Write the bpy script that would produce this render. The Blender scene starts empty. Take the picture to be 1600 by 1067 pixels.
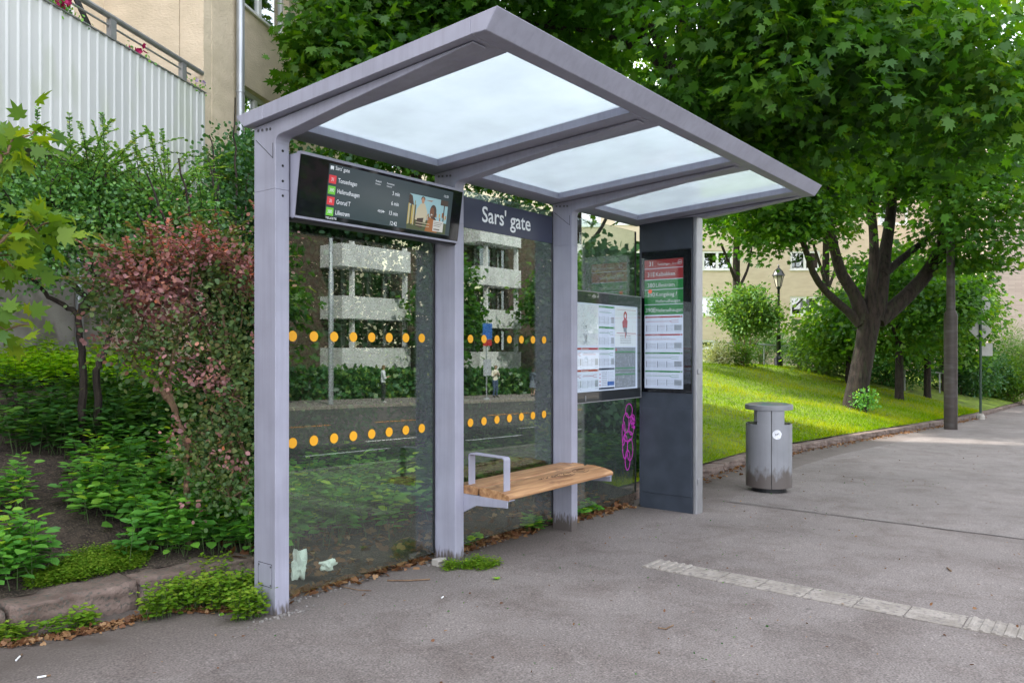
import bpy, bmesh, math, random
import numpy as np
from mathutils import Vector, Matrix
R = math.radians
scn = bpy.context.scene
col = scn.collection
rng = np.random.default_rng(7)
random.seed(7)

# ------------------------------------------------------------------ camera
# x runs along the shelter, y away from the street, z up; the photographer stands at x=0, y=0
EYE = 1.5
PHI = math.atan(945 / 1216)
cam_d = bpy.data.cameras.new('camera')
cam = bpy.data.objects.new('camera', cam_d)
col.objects.link(cam)
cam.location = (0, 0, EYE)
cam.rotation_euler = (R(90), 0, PHI - R(90))
cam_d.sensor_width = 36
cam_d.lens = 36 * 1216 / 1600
cam_d.shift_y = 11.5 / 1600
cam_d.clip_end = 2000
cam_d.clip_start = 0.05
scn.camera = cam

# ------------------------------------------------------------------ sky, sun, exposure
SUN_AZ = R(-30)      # from +y towards +x
SUN_EL = R(48)
world = bpy.data.worlds.new('World')
scn.world = world
world.use_nodes = True
wt = world.node_tree
wt.nodes.clear()
wo = wt.nodes.new('ShaderNodeOutputWorld')
wb = wt.nodes.new('ShaderNodeBackground')
sky = wt.nodes.new('ShaderNodeTexSky')
sky.sky_type = 'NISHITA'
sky.sun_disc = False
sky.sun_elevation = SUN_EL
sky.sun_rotation = SUN_AZ
sky.dust_density = 2.0
tc = wt.nodes.new('ShaderNodeTexCoord')
mp = wt.nodes.new('ShaderNodeMapping')
mp.inputs['Scale'].default_value = (1.0, 1.0, 2.2)
nz = wt.nodes.new('ShaderNodeTexNoise')
nz.inputs['Scale'].default_value = 2.1
nz.inputs['Detail'].default_value = 6
nz.inputs['Roughness'].default_value = 0.55
cr = wt.nodes.new('ShaderNodeValToRGB')
cr.color_ramp.elements[0].position = 0.34
cr.color_ramp.elements[0].color = (0.25, 0.25, 0.25, 1)
cr.color_ramp.elements[1].position = 0.56
cr.color_ramp.elements[1].color = (1, 1, 1, 1)
mx = wt.nodes.new('ShaderNodeMixRGB')
mx.inputs[2].default_value = (11.5, 11.9, 12.6, 1)
wt.links.new(tc.outputs['Generated'], mp.inputs[0])
wt.links.new(mp.outputs[0], nz.inputs['Vector'])
wt.links.new(nz.outputs['Fac'], cr.inputs[0])
wt.links.new(cr.outputs[0], mx.inputs[0])
wt.links.new(sky.outputs[0], mx.inputs[1])
wt.links.new(mx.outputs[0], wb.inputs[0])
wb.inputs[1].default_value = 0.11
wt.links.new(wb.outputs[0], wo.inputs[0])

sd = bpy.data.lights.new('sun', 'SUN')
sd.energy = 4.0
sd.angle = R(2.0)
sd.color = (1.0, 0.95, 0.86)
sun = bpy.data.objects.new('sun', sd)
col.objects.link(sun)
sdir = Vector((math.sin(SUN_AZ) * math.cos(SUN_EL), math.cos(SUN_AZ) * math.cos(SUN_EL), math.sin(SUN_EL)))
sun.rotation_euler = sdir.to_track_quat('Z', 'Y').to_euler()
sun.location = (0, 0, 30)

scn.view_settings.view_transform = 'Standard'
scn.view_settings.look = 'None'
scn.view_settings.gamma = 1
scn.view_settings.exposure = 1.65

# ------------------------------------------------------------------ materials
def newmat(name):
    m = bpy.data.materials.new(name)
    m.use_nodes = True
    return m, m.node_tree, m.node_tree.nodes['Principled BSDF']

def N(nt, t, **kw):
    n = nt.nodes.new(t)
    for k, v in kw.items():
        setattr(n, k, v)
    return n

def mat(name, c1, c2=None, scale=8.0, rough=0.6, metal=0.0, bump=0.0, bscale=None, detail=5, spec=0.5, coat=0.0, stretch=None, lo=0.35, hi=0.65, c3=None, s3=60):
    m, nt, b = newmat(name)
    b.inputs['Roughness'].default_value = rough
    b.inputs['Metallic'].default_value = metal
    b.inputs['Specular IOR Level'].default_value = spec
    b.inputs['Coat Weight'].default_value = coat
    tcn = N(nt, 'ShaderNodeTexCoord')
    mpn = N(nt, 'ShaderNodeMapping')
    if stretch: mpn.inputs['Scale'].default_value = stretch
    nt.links.new(tcn.outputs['Object'], mpn.inputs[0])
    if c2 is None:
        c2 = tuple(min(1, x * 1.12) for x in c1)
    n = N(nt, 'ShaderNodeTexNoise')
    n.inputs['Scale'].default_value = scale
    n.inputs['Detail'].default_value = detail
    nt.links.new(mpn.outputs[0], n.inputs['Vector'])
    r = N(nt, 'ShaderNodeValToRGB')
    r.color_ramp.elements[0].position = lo
    r.color_ramp.elements[1].position = hi
    r.color_ramp.elements[0].color = (*c1, 1)
    r.color_ramp.elements[1].color = (*c2, 1)
    nt.links.new(n.outputs['Fac'], r.inputs[0])
    out = r.outputs[0]
    if c3 is not None:
        n3 = N(nt, 'ShaderNodeTexNoise')
        n3.inputs['Scale'].default_value = s3
        n3.inputs['Detail'].default_value = 2
        nt.links.new(mpn.outputs[0], n3.inputs['Vector'])
        r3 = N(nt, 'ShaderNodeValToRGB')
        r3.color_ramp.elements[0].position = 0.52
        r3.color_ramp.elements[1].position = 0.66
        nt.links.new(n3.outputs['Fac'], r3.inputs[0])
        mm = N(nt, 'ShaderNodeMixRGB')
        mm.inputs[2].default_value = (*c3, 1)
        nt.links.new(r3.outputs[0], mm.inputs[0])
        nt.links.new(out, mm.inputs[1])
        out = mm.outputs[0]
    nt.links.new(out, b.inputs['Base Color'])
    if bump:
        bn = N(nt, 'ShaderNodeTexNoise')
        bn.inputs['Scale'].default_value = bscale or scale * 6
        bn.inputs['Detail'].default_value = 6
        nt.links.new(mpn.outputs[0], bn.inputs['Vector'])
        bb = N(nt, 'ShaderNodeBump')
        bb.inputs['Strength'].default_value = bump
        bb.inputs['Distance'].default_value = 0.02
        nt.links.new(bn.outputs['Fac'], bb.inputs['Height'])
        nt.links.new(bb.outputs[0], b.inputs['Normal'])
    return m

def flat(name, c, rough=0.5, emit=0.0, metal=0.0):
    m, nt, b = newmat(name)
    b.inputs['Base Color'].default_value = (*c, 1)
    b.inputs['Roughness'].default_value = rough
    b.inputs['Metallic'].default_value = metal
    if emit:
        b.inputs['Emission Color'].default_value = (*c, 1)
        b.inputs['Emission Strength'].default_value = emit
    return m

def leafmat(name, stops, trans=0.4, rough=0.5, glossy=0.018, tint=(1.7, 1.6, 0.4)):
    m = bpy.data.materials.new(name)
    m.use_nodes = True
    nt = m.node_tree
    nt.nodes.clear()
    o = N(nt, 'ShaderNodeOutputMaterial')
    a = N(nt, 'ShaderNodeAttribute', attribute_name='rnd')
    r = N(nt, 'ShaderNodeValToRGB')
    e = r.color_ramp.elements
    while len(e) < len(stops): e.new(0.5)
    for i, (p, c) in enumerate(stops):
        e[i].position = p
        e[i].color = (*c, 1)
    nt.links.new(a.outputs['Fac'], r.inputs[0])
    d = N(nt, 'ShaderNodeBsdfDiffuse')
    t = N(nt, 'ShaderNodeBsdfTranslucent')
    tm = N(nt, 'ShaderNodeMixRGB', blend_type='MULTIPLY')
    tm.inputs[0].default_value = 1
    tm.inputs[2].default_value = (*tint, 1)
    g = N(nt, 'ShaderNodeBsdfGlossy')
    g.inputs['Roughness'].default_value = rough
    g.inputs['Color'].default_value = (0.9, 0.95, 1, 1)
    nt.links.new(r.outputs[0], d.inputs[0])
    nt.links.new(r.outputs[0], tm.inputs[1])
    nt.links.new(tm.outputs[0], t.inputs[0])
    m1 = N(nt, 'ShaderNodeMixShader'); m1.inputs[0].default_value = trans
    m2 = N(nt, 'ShaderNodeMixShader'); m2.inputs[0].default_value = glossy
    nt.links.new(d.outputs[0], m1.inputs[1]); nt.links.new(t.outputs[0], m1.inputs[2])
    nt.links.new(m1.outputs[0], m2.inputs[1]); nt.links.new(g.outputs[0], m2.inputs[2])
    nt.links.new(m2.outputs[0], o.inputs[0])
    return m

def glassmat(name, tint, refl_ior=1.5, boost=1.0, add=0.0, dirt=0.0, rough=0.0):
    """architectural glass: straight-through transparency plus a mirror reflection by angle"""
    m = bpy.data.materials.new(name)
    m.use_nodes = True
    nt = m.node_tree
    nt.nodes.clear()
    o = N(nt, 'ShaderNodeOutputMaterial')
    tr = N(nt, 'ShaderNodeBsdfTransparent'); tr.inputs[0].default_value = (*tint, 1)
    g = N(nt, 'ShaderNodeBsdfGlossy'); g.inputs['Roughness'].default_value = rough
    g.inputs['Color'].default_value = (0.95, 0.98, 0.97, 1)
    f = N(nt, 'ShaderNodeFresnel')
    gm = N(nt, 'ShaderNodeNewGeometry'); im = N(nt, 'ShaderNodeMapRange')
    im.inputs[3].default_value = refl_ior; im.inputs[4].default_value = 1 / refl_ior     # same reflectance on both faces of a thin pane
    nt.links.new(gm.outputs['Backfacing'], im.inputs[0]); nt.links.new(im.outputs[0], f.inputs[0])
    ma = N(nt, 'ShaderNodeMath', operation='MULTIPLY_ADD', use_clamp=True)
    ma.inputs[1].default_value = boost; ma.inputs[2].default_value = add
    nt.links.new(f.outputs[0], ma.inputs[0])
    mxs = N(nt, 'ShaderNodeMixShader')
    nt.links.new(ma.outputs[0], mxs.inputs[0])
    nt.links.new(tr.outputs[0], mxs.inputs[1]); nt.links.new(g.outputs[0], mxs.inputs[2])
    out = mxs.outputs[0]
    if dirt:
        df = N(nt, 'ShaderNodeBsdfDiffuse'); df.inputs[0].default_value = (0.42, 0.42, 0.36, 1)
        tcn = N(nt, 'ShaderNodeTexCoord')
        nn = N(nt, 'ShaderNodeTexNoise'); nn.inputs['Scale'].default_value = 3.0; nn.inputs['Detail'].default_value = 7
        nt.links.new(tcn.outputs['Object'], nn.inputs['Vector'])
        sp = N(nt, 'ShaderNodeSeparateXYZ'); nt.links.new(tcn.outputs['Object'], sp.inputs[0])
        mr = N(nt, 'ShaderNodeMapRange'); mr.inputs[1].default_value = 0.0; mr.inputs[2].default_value = 0.8
        mr.inputs[3].default_value = 2.2; mr.inputs[4].default_value = 0.7
        nt.links.new(sp.outputs[2], mr.inputs[0])
        m1 = N(nt, 'ShaderNodeMath', operation='MULTIPLY'); nt.links.new(nn.outputs['Fac'], m1.inputs[0]); nt.links.new(mr.outputs[0], m1.inputs[1])
        m2 = N(nt, 'ShaderNodeMath', operation='MULTIPLY'); nt.links.new(m1.outputs[0], m2.inputs[0]); m2.inputs[1].default_value = dirt
        mx2 = N(nt, 'ShaderNodeMixShader')
        nt.links.new(m2.outputs[0], mx2.inputs[0]); nt.links.new(out, mx2.inputs[1]); nt.links.new(df.outputs[0], mx2.inputs[2])
        out = mx2.outputs[0]
    nt.links.new(out, o.inputs[0])
    return m

def asphalt(name, c1, c2, seed=0.0, grime_shade=False):
    m, nt, b = newmat(name)
    tcn = N(nt, 'ShaderNodeTexCoord')
    mpn = N(nt, 'ShaderNodeMapping'); mpn.inputs['Location'].default_value = (seed, seed, 0)
    nt.links.new(tcn.outputs['Object'], mpn.inputs[0])
    big = N(nt, 'ShaderNodeTexNoise'); big.inputs['Scale'].default_value = 0.55; big.inputs['Detail'].default_value = 7; big.inputs['Roughness'].default_value = 0.62
    fine = N(nt, 'ShaderNodeTexNoise'); fine.inputs['Scale'].default_value = 95; fine.inputs['Detail'].default_value = 3
    vor = N(nt, 'ShaderNodeTexVoronoi'); vor.inputs['Scale'].default_value = 130
    for n in (big, fine, vor): nt.links.new(mpn.outputs[0], n.inputs['Vector'])
    r1 = N(nt, 'ShaderNodeValToRGB')
    r1.color_ramp.elements[0].position = 0.3; r1.color_ramp.elements[0].color = (*c1, 1)
    r1.color_ramp.elements[1].position = 0.7; r1.color_ramp.elements[1].color = (*c2, 1)
    nt.links.new(big.outputs['Fac'], r1.inputs[0])
    r2 = N(nt, 'ShaderNodeValToRGB')
    r2.color_ramp.elements[0].position = 0.3; r2.color_ramp.elements[0].color = (0.58, 0.58, 0.58, 1)
    r2.color_ramp.elements[1].position = 0.7; r2.color_ramp.elements[1].color = (1.36, 1.36, 1.36, 1)
    nt.links.new(fine.outputs['Fac'], r2.inputs[0])
    mm = N(nt, 'ShaderNodeMixRGB', blend_type='MULTIPLY'); mm.inputs[0].default_value = 1
    nt.links.new(r1.outputs[0], mm.inputs[1]); nt.links.new(r2.outputs[0], mm.inputs[2])
    r3 = N(nt, 'ShaderNodeValToRGB')
    r3.color_ramp.elements[0].position = 0.82; r3.color_ramp.elements[0].color = (0.8, 0.8, 0.8, 1)
    r3.color_ramp.elements[1].position = 0.97; r3.color_ramp.elements[1].color = (1.6, 1.57, 1.54, 1)
    nt.links.new(vor.outputs['Color'], r3.inputs[0])
    m3 = N(nt, 'ShaderNodeMixRGB', blend_type='MULTIPLY'); m3.inputs[0].default_value = 0.8
    nt.links.new(mm.outputs[0], m3.inputs[1]); nt.links.new(r3.outputs[0], m3.inputs[2])
    st = N(nt, 'ShaderNodeTexNoise'); st.inputs['Scale'].default_value = 2.3; st.inputs['Detail'].default_value = 9; st.inputs['Roughness'].default_value = 0.7; st.inputs['Distortion'].default_value = 0.6
    nt.links.new(mpn.outputs[0], st.inputs['Vector'])
    rs_ = N(nt, 'ShaderNodeValToRGB'); rs_.color_ramp.elements[0].position = 0.30; rs_.color_ramp.elements[0].color = (0.72, 0.68, 0.66, 1)
    rs_.color_ramp.elements[1].position = 0.56; rs_.color_ramp.elements[1].color = (1.04, 1.04, 1.04, 1)
    nt.links.new(st.outputs['Fac'], rs_.inputs[0])
    m4 = N(nt, 'ShaderNodeMixRGB', blend_type='MULTIPLY'); m4.inputs[0].default_value = 1.0
    nt.links.new(m3.outputs[0], m4.inputs[1]); nt.links.new(rs_.outputs[0], m4.inputs[2])
    # gum spots
    gv = N(nt, 'ShaderNodeTexVoronoi'); gv.inputs['Scale'].default_value = 1.9; nt.links.new(mpn.outputs[0], gv.inputs['Vector'])
    rg_ = N(nt, 'ShaderNodeValToRGB'); rg_.color_ramp.elements[0].position = 0.028; rg_.color_ramp.elements[0].color = (0.62, 0.62, 0.62, 1)
    rg_.color_ramp.elements[1].position = 0.040; rg_.color_ramp.elements[1].color = (1, 1, 1, 1)
    nt.links.new(gv.outputs['Distance'], rg_.inputs[0])
    m5 = N(nt, 'ShaderNodeMixRGB', blend_type='MULTIPLY'); m5.inputs[0].default_value = 1.0
    nt.links.new(m4.outputs[0], m5.inputs[1]); nt.links.new(rg_.outputs[0], m5.inputs[2])
    if grime_shade:  # edge dirt plus contact shade painted in, darker toward the shelter
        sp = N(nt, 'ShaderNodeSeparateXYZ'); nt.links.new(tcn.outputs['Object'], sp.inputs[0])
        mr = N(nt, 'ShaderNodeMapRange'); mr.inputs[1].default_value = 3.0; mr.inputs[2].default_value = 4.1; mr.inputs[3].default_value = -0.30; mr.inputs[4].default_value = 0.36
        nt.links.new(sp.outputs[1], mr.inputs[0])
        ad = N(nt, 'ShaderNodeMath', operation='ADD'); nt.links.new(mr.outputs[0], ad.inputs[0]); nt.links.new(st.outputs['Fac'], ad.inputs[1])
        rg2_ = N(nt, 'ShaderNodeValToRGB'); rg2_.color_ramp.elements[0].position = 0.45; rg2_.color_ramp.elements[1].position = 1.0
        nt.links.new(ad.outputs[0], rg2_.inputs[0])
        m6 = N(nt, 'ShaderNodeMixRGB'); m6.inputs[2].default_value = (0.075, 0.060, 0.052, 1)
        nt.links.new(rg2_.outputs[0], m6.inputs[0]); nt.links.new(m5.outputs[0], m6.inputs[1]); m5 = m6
    nt.links.new(m5.outputs[0], b.inputs['Base Color'])
    b.inputs['Roughness'].default_value = 0.88
    b.inputs['Specular IOR Level'].default_value = 0.3
    bb = N(nt, 'ShaderNodeBump'); bb.inputs['Strength'].default_value = 0.55; bb.inputs['Distance'].default_value = 0.004
    nt.links.new(fine.outputs['Fac'], bb.inputs['Height'])
    nt.links.new(bb.outputs[0], b.inputs['Normal'])
    return m

def painted_metal(name, base, dirt_h=0.13, dsc=(60, 60, 12)):
    """matt lavender paint with faint mottling; dirt rises from the foot of each post"""
    m, nt, b = newmat(name)
    b.inputs['Roughness'].default_value = 0.42
    tcn = N(nt, 'ShaderNodeTexCoord')
    n = N(nt, 'ShaderNodeTexNoise'); n.inputs['Scale'].default_value = 5; n.inputs['Detail'].default_value = 8
    nt.links.new(tcn.outputs['Object'], n.inputs['Vector'])
    r = N(nt, 'ShaderNodeValToRGB')
    r.color_ramp.elements[0].position = 0.3; r.color_ramp.elements[0].color = (*[x * 0.9 for x in base], 1)
    r.color_ramp.elements[1].position = 0.7; r.color_ramp.elements[1].color = (*[x * 1.06 for x in base], 1)
    nt.links.new(n.outputs['Fac'], r.inputs[0])
    sp = N(nt, 'ShaderNodeSeparateXYZ'); nt.links.new(tcn.outputs['Object'], sp.inputs[0])
    mp2 = N(nt, 'ShaderNodeMapping'); mp2.inputs['Scale'].default_value = dsc
    nt.links.new(tcn.outputs['Object'], mp2.inputs[0])
    n2 = N(nt, 'ShaderNodeTexNoise'); n2.inputs['Scale'].default_value = 1; n2.inputs['Detail'].default_value = 6
    nt.links.new(mp2.outputs[0], n2.inputs['Vector'])
    mr = N(nt, 'ShaderNodeMapRange'); mr.inputs[1].default_value = -0.05; mr.inputs[2].default_value = dirt_h
    mr.inputs[3].default_value = 0.62; mr.inputs[4].default_value = -0.05
    nt.links.new(sp.outputs[2], mr.inputs[0])
    ad = N(nt, 'ShaderNodeMath', operation='ADD'); nt.links.new(mr.outputs[0], ad.inputs[0]); nt.links.new(n2.outputs['Fac'], ad.inputs[1])
    r2 = N(nt, 'ShaderNodeValToRGB')
    r2.color_ramp.elements[0].position = 0.72; r2.color_ramp.elements[1].position = 0.95
    nt.links.new(ad.outputs[0], r2.inputs[0])
    # faint vertical rain streaks and scuffs in the paint
    mp3 = N(nt, 'ShaderNodeMapping'); mp3.inputs['Scale'].default_value = (26, 26, 1.1)
    nt.links.new(tcn.outputs['Object'], mp3.inputs[0])
    n3 = N(nt, 'ShaderNodeTexNoise'); n3.inputs['Scale'].default_value = 1; n3.inputs['Detail'].default_value = 8; n3.inputs['Roughness'].default_value = .65
    nt.links.new(mp3.outputs[0], n3.inputs['Vector'])
    r3 = N(nt, 'ShaderNodeValToRGB'); r3.color_ramp.elements[0].position = 0.30; r3.color_ramp.elements[0].color = (0.90, 0.895, 0.885, 1)
    r3.color_ramp.elements[1].position = 0.55; r3.color_ramp.elements[1].color = (1.03, 1.03, 1.03, 1)
    nt.links.new(n3.outputs['Fac'], r3.inputs[0])
    ms = N(nt, 'ShaderNodeMixRGB', blend_type='MULTIPLY'); ms.inputs[0].default_value = 1
    nt.links.new(r.outputs[0], ms.inputs[1]); nt.links.new(r3.outputs[0], ms.inputs[2])
    rr_ = N(nt, 'ShaderNodeMapRange'); rr_.inputs[3].default_value = .30; rr_.inputs[4].default_value = .60
    nt.links.new(n3.outputs['Fac'], rr_.inputs[0]); nt.links.new(rr_.outputs[0], b.inputs['Roughness'])
    r = ms
    mx_ = N(nt, 'ShaderNodeMixRGB'); mx_.inputs[2].default_value = (0.10, 0.085, 0.08, 1)
    nt.links.new(r2.outputs[0], mx_.inputs[0]); nt.links.new(r.outputs[0], mx_.inputs[1])
    nt.links.new(mx_.outputs[0], b.inputs['Base Color'])
    return m

M = {}
M['metal'] = painted_metal('lavender_paint', (0.305, 0.305, 0.385))
M['metal_dark'] = mat('slate_paint', (0.028, 0.036, 0.052), (0.04, 0.05, 0.07), scale=6, rough=0.45, bump=0.03)
M['alu'] = mat('bare_aluminium', (0.27, 0.27, 0.29), (0.34, 0.34, 0.36), scale=12, rough=0.4, metal=0.5, stretch=(8, 8, 1))
M['black'] = flat('black_plastic', (0.012, 0.013, 0.016), 0.35)
M['blackgloss'] = flat('black_glass', (0.008, 0.008, 0.012), 0.04)
M['hole'] = flat('dark_hole', (0.01, 0.01, 0.01), 0.9)
M['screw'] = flat('screw_head', (0.12, 0.12, 0.13), 0.4, metal=0.6)
M['glass'] = glassmat('shelter_glass', (0.90, 0.96, 0.91), 1.5, 2.0, 0.01, dirt=0.010)
M['winpane'] = glassmat('window_glass', (0.30, 0.33, 0.34), 1.5, 2.2, 0.12)
M['winglass'] = flat('window_dark_glass', (0.02, 0.025, 0.03), 0.02)
M['orange'] = flat('orange_dot', (0.78, 0.37, 0.012), 0.5)
M['white'] = flat('white_print', (0.75, 0.76, 0.78), 0.5)
M['strip'] = flat('slate_film', (0.045, 0.05, 0.085), 0.25)
M['red'] = flat('red_print', (0.42, 0.03, 0.035), 0.35)
M['green'] = flat('green_print', (0.02, 0.24, 0.05), 0.35)
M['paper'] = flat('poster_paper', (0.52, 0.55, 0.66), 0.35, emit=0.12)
M['grey1'] = flat('print_grey', (0.22, 0.23, 0.26), 0.5)
M['grey2'] = flat('print_pale_grey', (0.38, 0.4, 0.45), 0.5)
M['blueprint'] = flat('print_blue', (0.03, 0.12, 0.42), 0.4)
M['navyprint'] = flat('print_navy', (0.04, 0.05, 0.08), 0.4)
M['magenta'] = flat('magenta_paint', (0.42, 0.03, 0.36), 0.5)
M['kerb'] = mat('kerb_granite', (0.10, 0.066, 0.055), (0.20, 0.145, 0.125), scale=5, rough=0.9, bump=0.6, bscale=40, c3=(0.09, 0.08, 0.07), s3=45)
M['asphalt'] = asphalt('asphalt', (0.172, 0.149, 0.143), (0.25, 0.219, 0.210), grime_shade=True)
M['asphalt2'] = asphalt('asphalt_newer', (0.185, 0.164, 0.158), (0.25, 0.222, 0.215), 31)
M['road'] = asphalt('road_asphalt', (0.06, 0.06, 0.062), (0.085, 0.083, 0.085), 11)
M['seam'] = flat('bitumen_seam', (0.075, 0.067, 0.065), 0.8)
M['paver'] = mat('concrete_paver', (0.215, 0.190, 0.168), (0.30, 0.27, 0.245), scale=9, rough=0.9, bump=0.35, bscale=90, c3=(0.18, 0.16, 0.15), s3=30)
M['soil'] = mat('soil', (0.018, 0.012, 0.009), (0.06, 0.042, 0.032), scale=14, rough=1, bump=1.0, bscale=50, c3=(0.11, 0.08, 0.06), s3=70)
M['lawn'] = mat('lawn_ground', (0.085, 0.145, 0.004), (0.165, 0.24, 0.006), scale=1.6, rough=1, bump=0.8, bscale=60, c3=(0.075, 0.085, 0.025), s3=5, detail=8)
M['stucco'] = mat('beige_stucco', (0.62, 0.515, 0.39), (0.72, 0.60, 0.465), scale=3, rough=0.95, bump=0.5, bscale=26, stretch=(1, 1, 1.8))
M['stucco2'] = mat('pale_render', (0.56, 0.46, 0.36), (0.62, 0.52, 0.41), scale=2, rough=0.95, bump=0.3, bscale=14, stretch=(1, 1, 3))
M['concrete'] = mat('old_concrete', (0.26, 0.24, 0.22), (0.40, 0.375, 0.345), scale=2.2, rough=0.95, bump=0.3, bscale=20, c3=(0.2, 0.18, 0.16), s3=4)
M['balcony'] = mat('balcony_sheet', (0.52, 0.53, 0.54), (0.60, 0.605, 0.61), scale=1.2, rough=0.55, stretch=(1, 1, 0.4), c3=(0.5, 0.52, 0.48), s3=3)
M['whiteframe'] = mat('white_window_paint', (0.72, 0.73, 0.74), (0.8, 0.8, 0.81), scale=4, rough=0.4)
M['zinc'] = mat('zinc_pipe', (0.36, 0.38, 0.42), (0.46, 0.48, 0.52), scale=6, rough=0.35, metal=0.5, stretch=(1, 1, 0.3))
M['rail'] = mat('grey_rail', (0.25, 0.25, 0.26), (0.33, 0.33, 0.34), scale=8, rough=0.4, metal=0.4)
M['bark'] = mat('maple_bark', (0.009, 0.006, 0.005), (0.036, 0.025, 0.020), scale=5, rough=1, bump=1.0, bscale=22, stretch=(3, 3, 0.7), c3=(0.028, 0.028, 0.016), s3=4)
M['bark_dark'] = mat('dark_bark', (0.018, 0.013, 0.011), (0.05, 0.038, 0.03), scale=9, rough=1, bump=0.7, bscale=40, stretch=(2, 2, 0.8))
M['stem'] = mat('brown_stem', (0.11, 0.065, 0.04), (0.2, 0.125, 0.075), scale=12, rough=0.9, bump=0.5)
M['brown_leaf'] = leafmat('dry_leaf', [(0, (0.09, 0.04, 0.02)), (0.5, (0.17, 0.075, 0.035)), (1, (0.30, 0.18, 0.09))], 0.15)
M['pole'] = mat('pole_paint', (0.026, 0.019, 0.017), (0.042, 0.031, 0.028), scale=3, rough=0.6, bump=0.1, stretch=(1, 1, 3), c3=(0.055, 0.047, 0.047), s3=2)
M['sign_back'] = mat('sign_back', (0.27, 0.27, 0.25), (0.33, 0.33, 0.31), scale=5, rough=0.5, metal=0.2)
M['greenpole'] = flat('dark_green_pole', (0.02, 0.045, 0.03), 0.5)
M['bin'] = painted_metal('bin_grey', (0.215, 0.22, 0.245), 0.22, (16, 16, 7))
M['bin_lid'] = mat('bin_lid', (0.07, 0.14, 0.13), (0.2, 0.16, 0.15), scale=7, rough=0.5)
M['opp_white'] = mat('white_parapet', (0.52, 0.53, 0.54), (0.64, 0.65, 0.66), scale=1.5, rough=0.8, stretch=(1, 1, 0.4))
M['opp_brown'] = mat('brown_joinery', (0.05, 0.032, 0.024), (0.085, 0.055, 0.04), scale=4, rough=0.7)
M['yellow_line'] = flat('yellow_road_paint', (0.75, 0.28, 0.02), 0.7)
M['white_line'] = flat('white_road_paint', (0.6, 0.6, 0.58), 0.7)
M['lampglass'] = flat('lantern_glass', (0.45, 0.40, 0.33), 0.25)

def woodmat():
    m, nt, b = newmat('oiled_wood')
    tcn = N(nt, 'ShaderNodeTexCoord')
    mpn = N(nt, 'ShaderNodeMapping'); mpn.inputs['Scale'].default_value = (1.2, 14, 14)
    nt.links.new(tcn.outputs['Object'], mpn.inputs[0])
    n = N(nt, 'ShaderNodeTexNoise'); n.inputs['Scale'].default_value = 2.2; n.inputs['Detail'].default_value = 8; n.inputs['Distortion'].default_value = 0.8
    nt.links.new(mpn.outputs[0], n.inputs['Vector'])
    r = N(nt, 'ShaderNodeValToRGB')
    e = r.color_ramp.elements
    e[0].position = 0.3; e[0].color = (0.20, 0.085, 0.032, 1)
    e[1].position = 0.68; e[1].color = (0.47, 0.265, 0.13, 1)
    nt.links.new(n.outputs['Fac'], r.inputs[0])
    n2 = N(nt, 'ShaderNodeTexNoise'); n2.inputs['Scale'].default_value = 9; n2.inputs['Detail'].default_value = 6
    nt.links.new(tcn.outputs['Object'], n2.inputs['Vector'])
    r2 = N(nt, 'ShaderNodeValToRGB'); r2.color_ramp.elements[0].position = 0.6; r2.color_ramp.elements[1].position = 0.74
    nt.links.new(n2.outputs['Fac'], r2.inputs[0])
    mm = N(nt, 'ShaderNodeMixRGB'); mm.inputs[2].default_value = (0.12, 0.055, 0.028, 1)
    nt.links.new(r2.outputs[0], mm.inputs[0]); nt.links.new(r.outputs[0], mm.inputs[1])
    nt.links.new(mm.outputs[0], b.inputs['Base Color'])
    b.inputs['Roughness'].default_value = 0.5
    bb = N(nt, 'ShaderNodeBump'); bb.inputs['Strength'].default_value = 0.25; bb.inputs['Distance'].default_value = 0.004
    nt.links.new(n.outputs['Fac'], bb.inputs['Height']); nt.links.new(bb.outputs[0], b.inputs['Normal'])
    return m
M['wood'] = woodmat()

def roofglass():
    m = bpy.data.materials.new('frosted_roof_glass'); m.use_nodes = True
    nt = m.node_tree; nt.nodes.clear()
    o = N(nt, 'ShaderNodeOutputMaterial')
    t = N(nt, 'ShaderNodeBsdfTranslucent'); t.inputs[0].default_value = (0.80, 0.85, 0.88, 1)
    tr = N(nt, 'ShaderNodeBsdfTransparent'); tr.inputs[0].default_value = (0.68, 0.74, 0.78, 1)
    g = N(nt, 'ShaderNodeBsdfGlossy'); g.inputs['Roughness'].default_value = 0.12
    f = N(nt, 'ShaderNodeFresnel')
    gm = N(nt, 'ShaderNodeNewGeometry'); im = N(nt, 'ShaderNodeMapRange')
    im.inputs[3].default_value = 1.45; im.inputs[4].default_value = 1 / 1.45
    nt.links.new(gm.outputs['Backfacing'], im.inputs[0]); nt.links.new(im.outputs[0], f.inputs[0])
    tcn = N(nt, 'ShaderNodeTexCoord'); n = N(nt, 'ShaderNodeTexNoise'); n.inputs['Scale'].default_value = 2.4; n.inputs['Detail'].default_value = 7
    nt.links.new(tcn.outputs['Object'], n.inputs['Vector'])
    mr = N(nt, 'ShaderNodeMapRange'); mr.inputs[1].default_value = 0.3; mr.inputs[2].default_value = 0.7; mr.inputs[3].default_value = 0.36; mr.inputs[4].default_value = 0.50
    nt.links.new(n.outputs['Fac'], mr.inputs[0])
    m1 = N(nt, 'ShaderNodeMixShader'); nt.links.new(mr.outputs[0], m1.inputs[0])
    nt.links.new(t.outputs[0], m1.inputs[1]); nt.links.new(tr.outputs[0], m1.inputs[2])
    m2 = N(nt, 'ShaderNodeMixShader'); nt.links.new(f.outputs[0], m2.inputs[0])
    nt.links.new(m1.outputs[0], m2.inputs[1]); nt.links.new(g.outputs[0], m2.inputs[2])
    nt.links.new(m2.outputs[0], o.inputs[0])
    return m
M['roofglass'] = roofglass()

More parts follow.
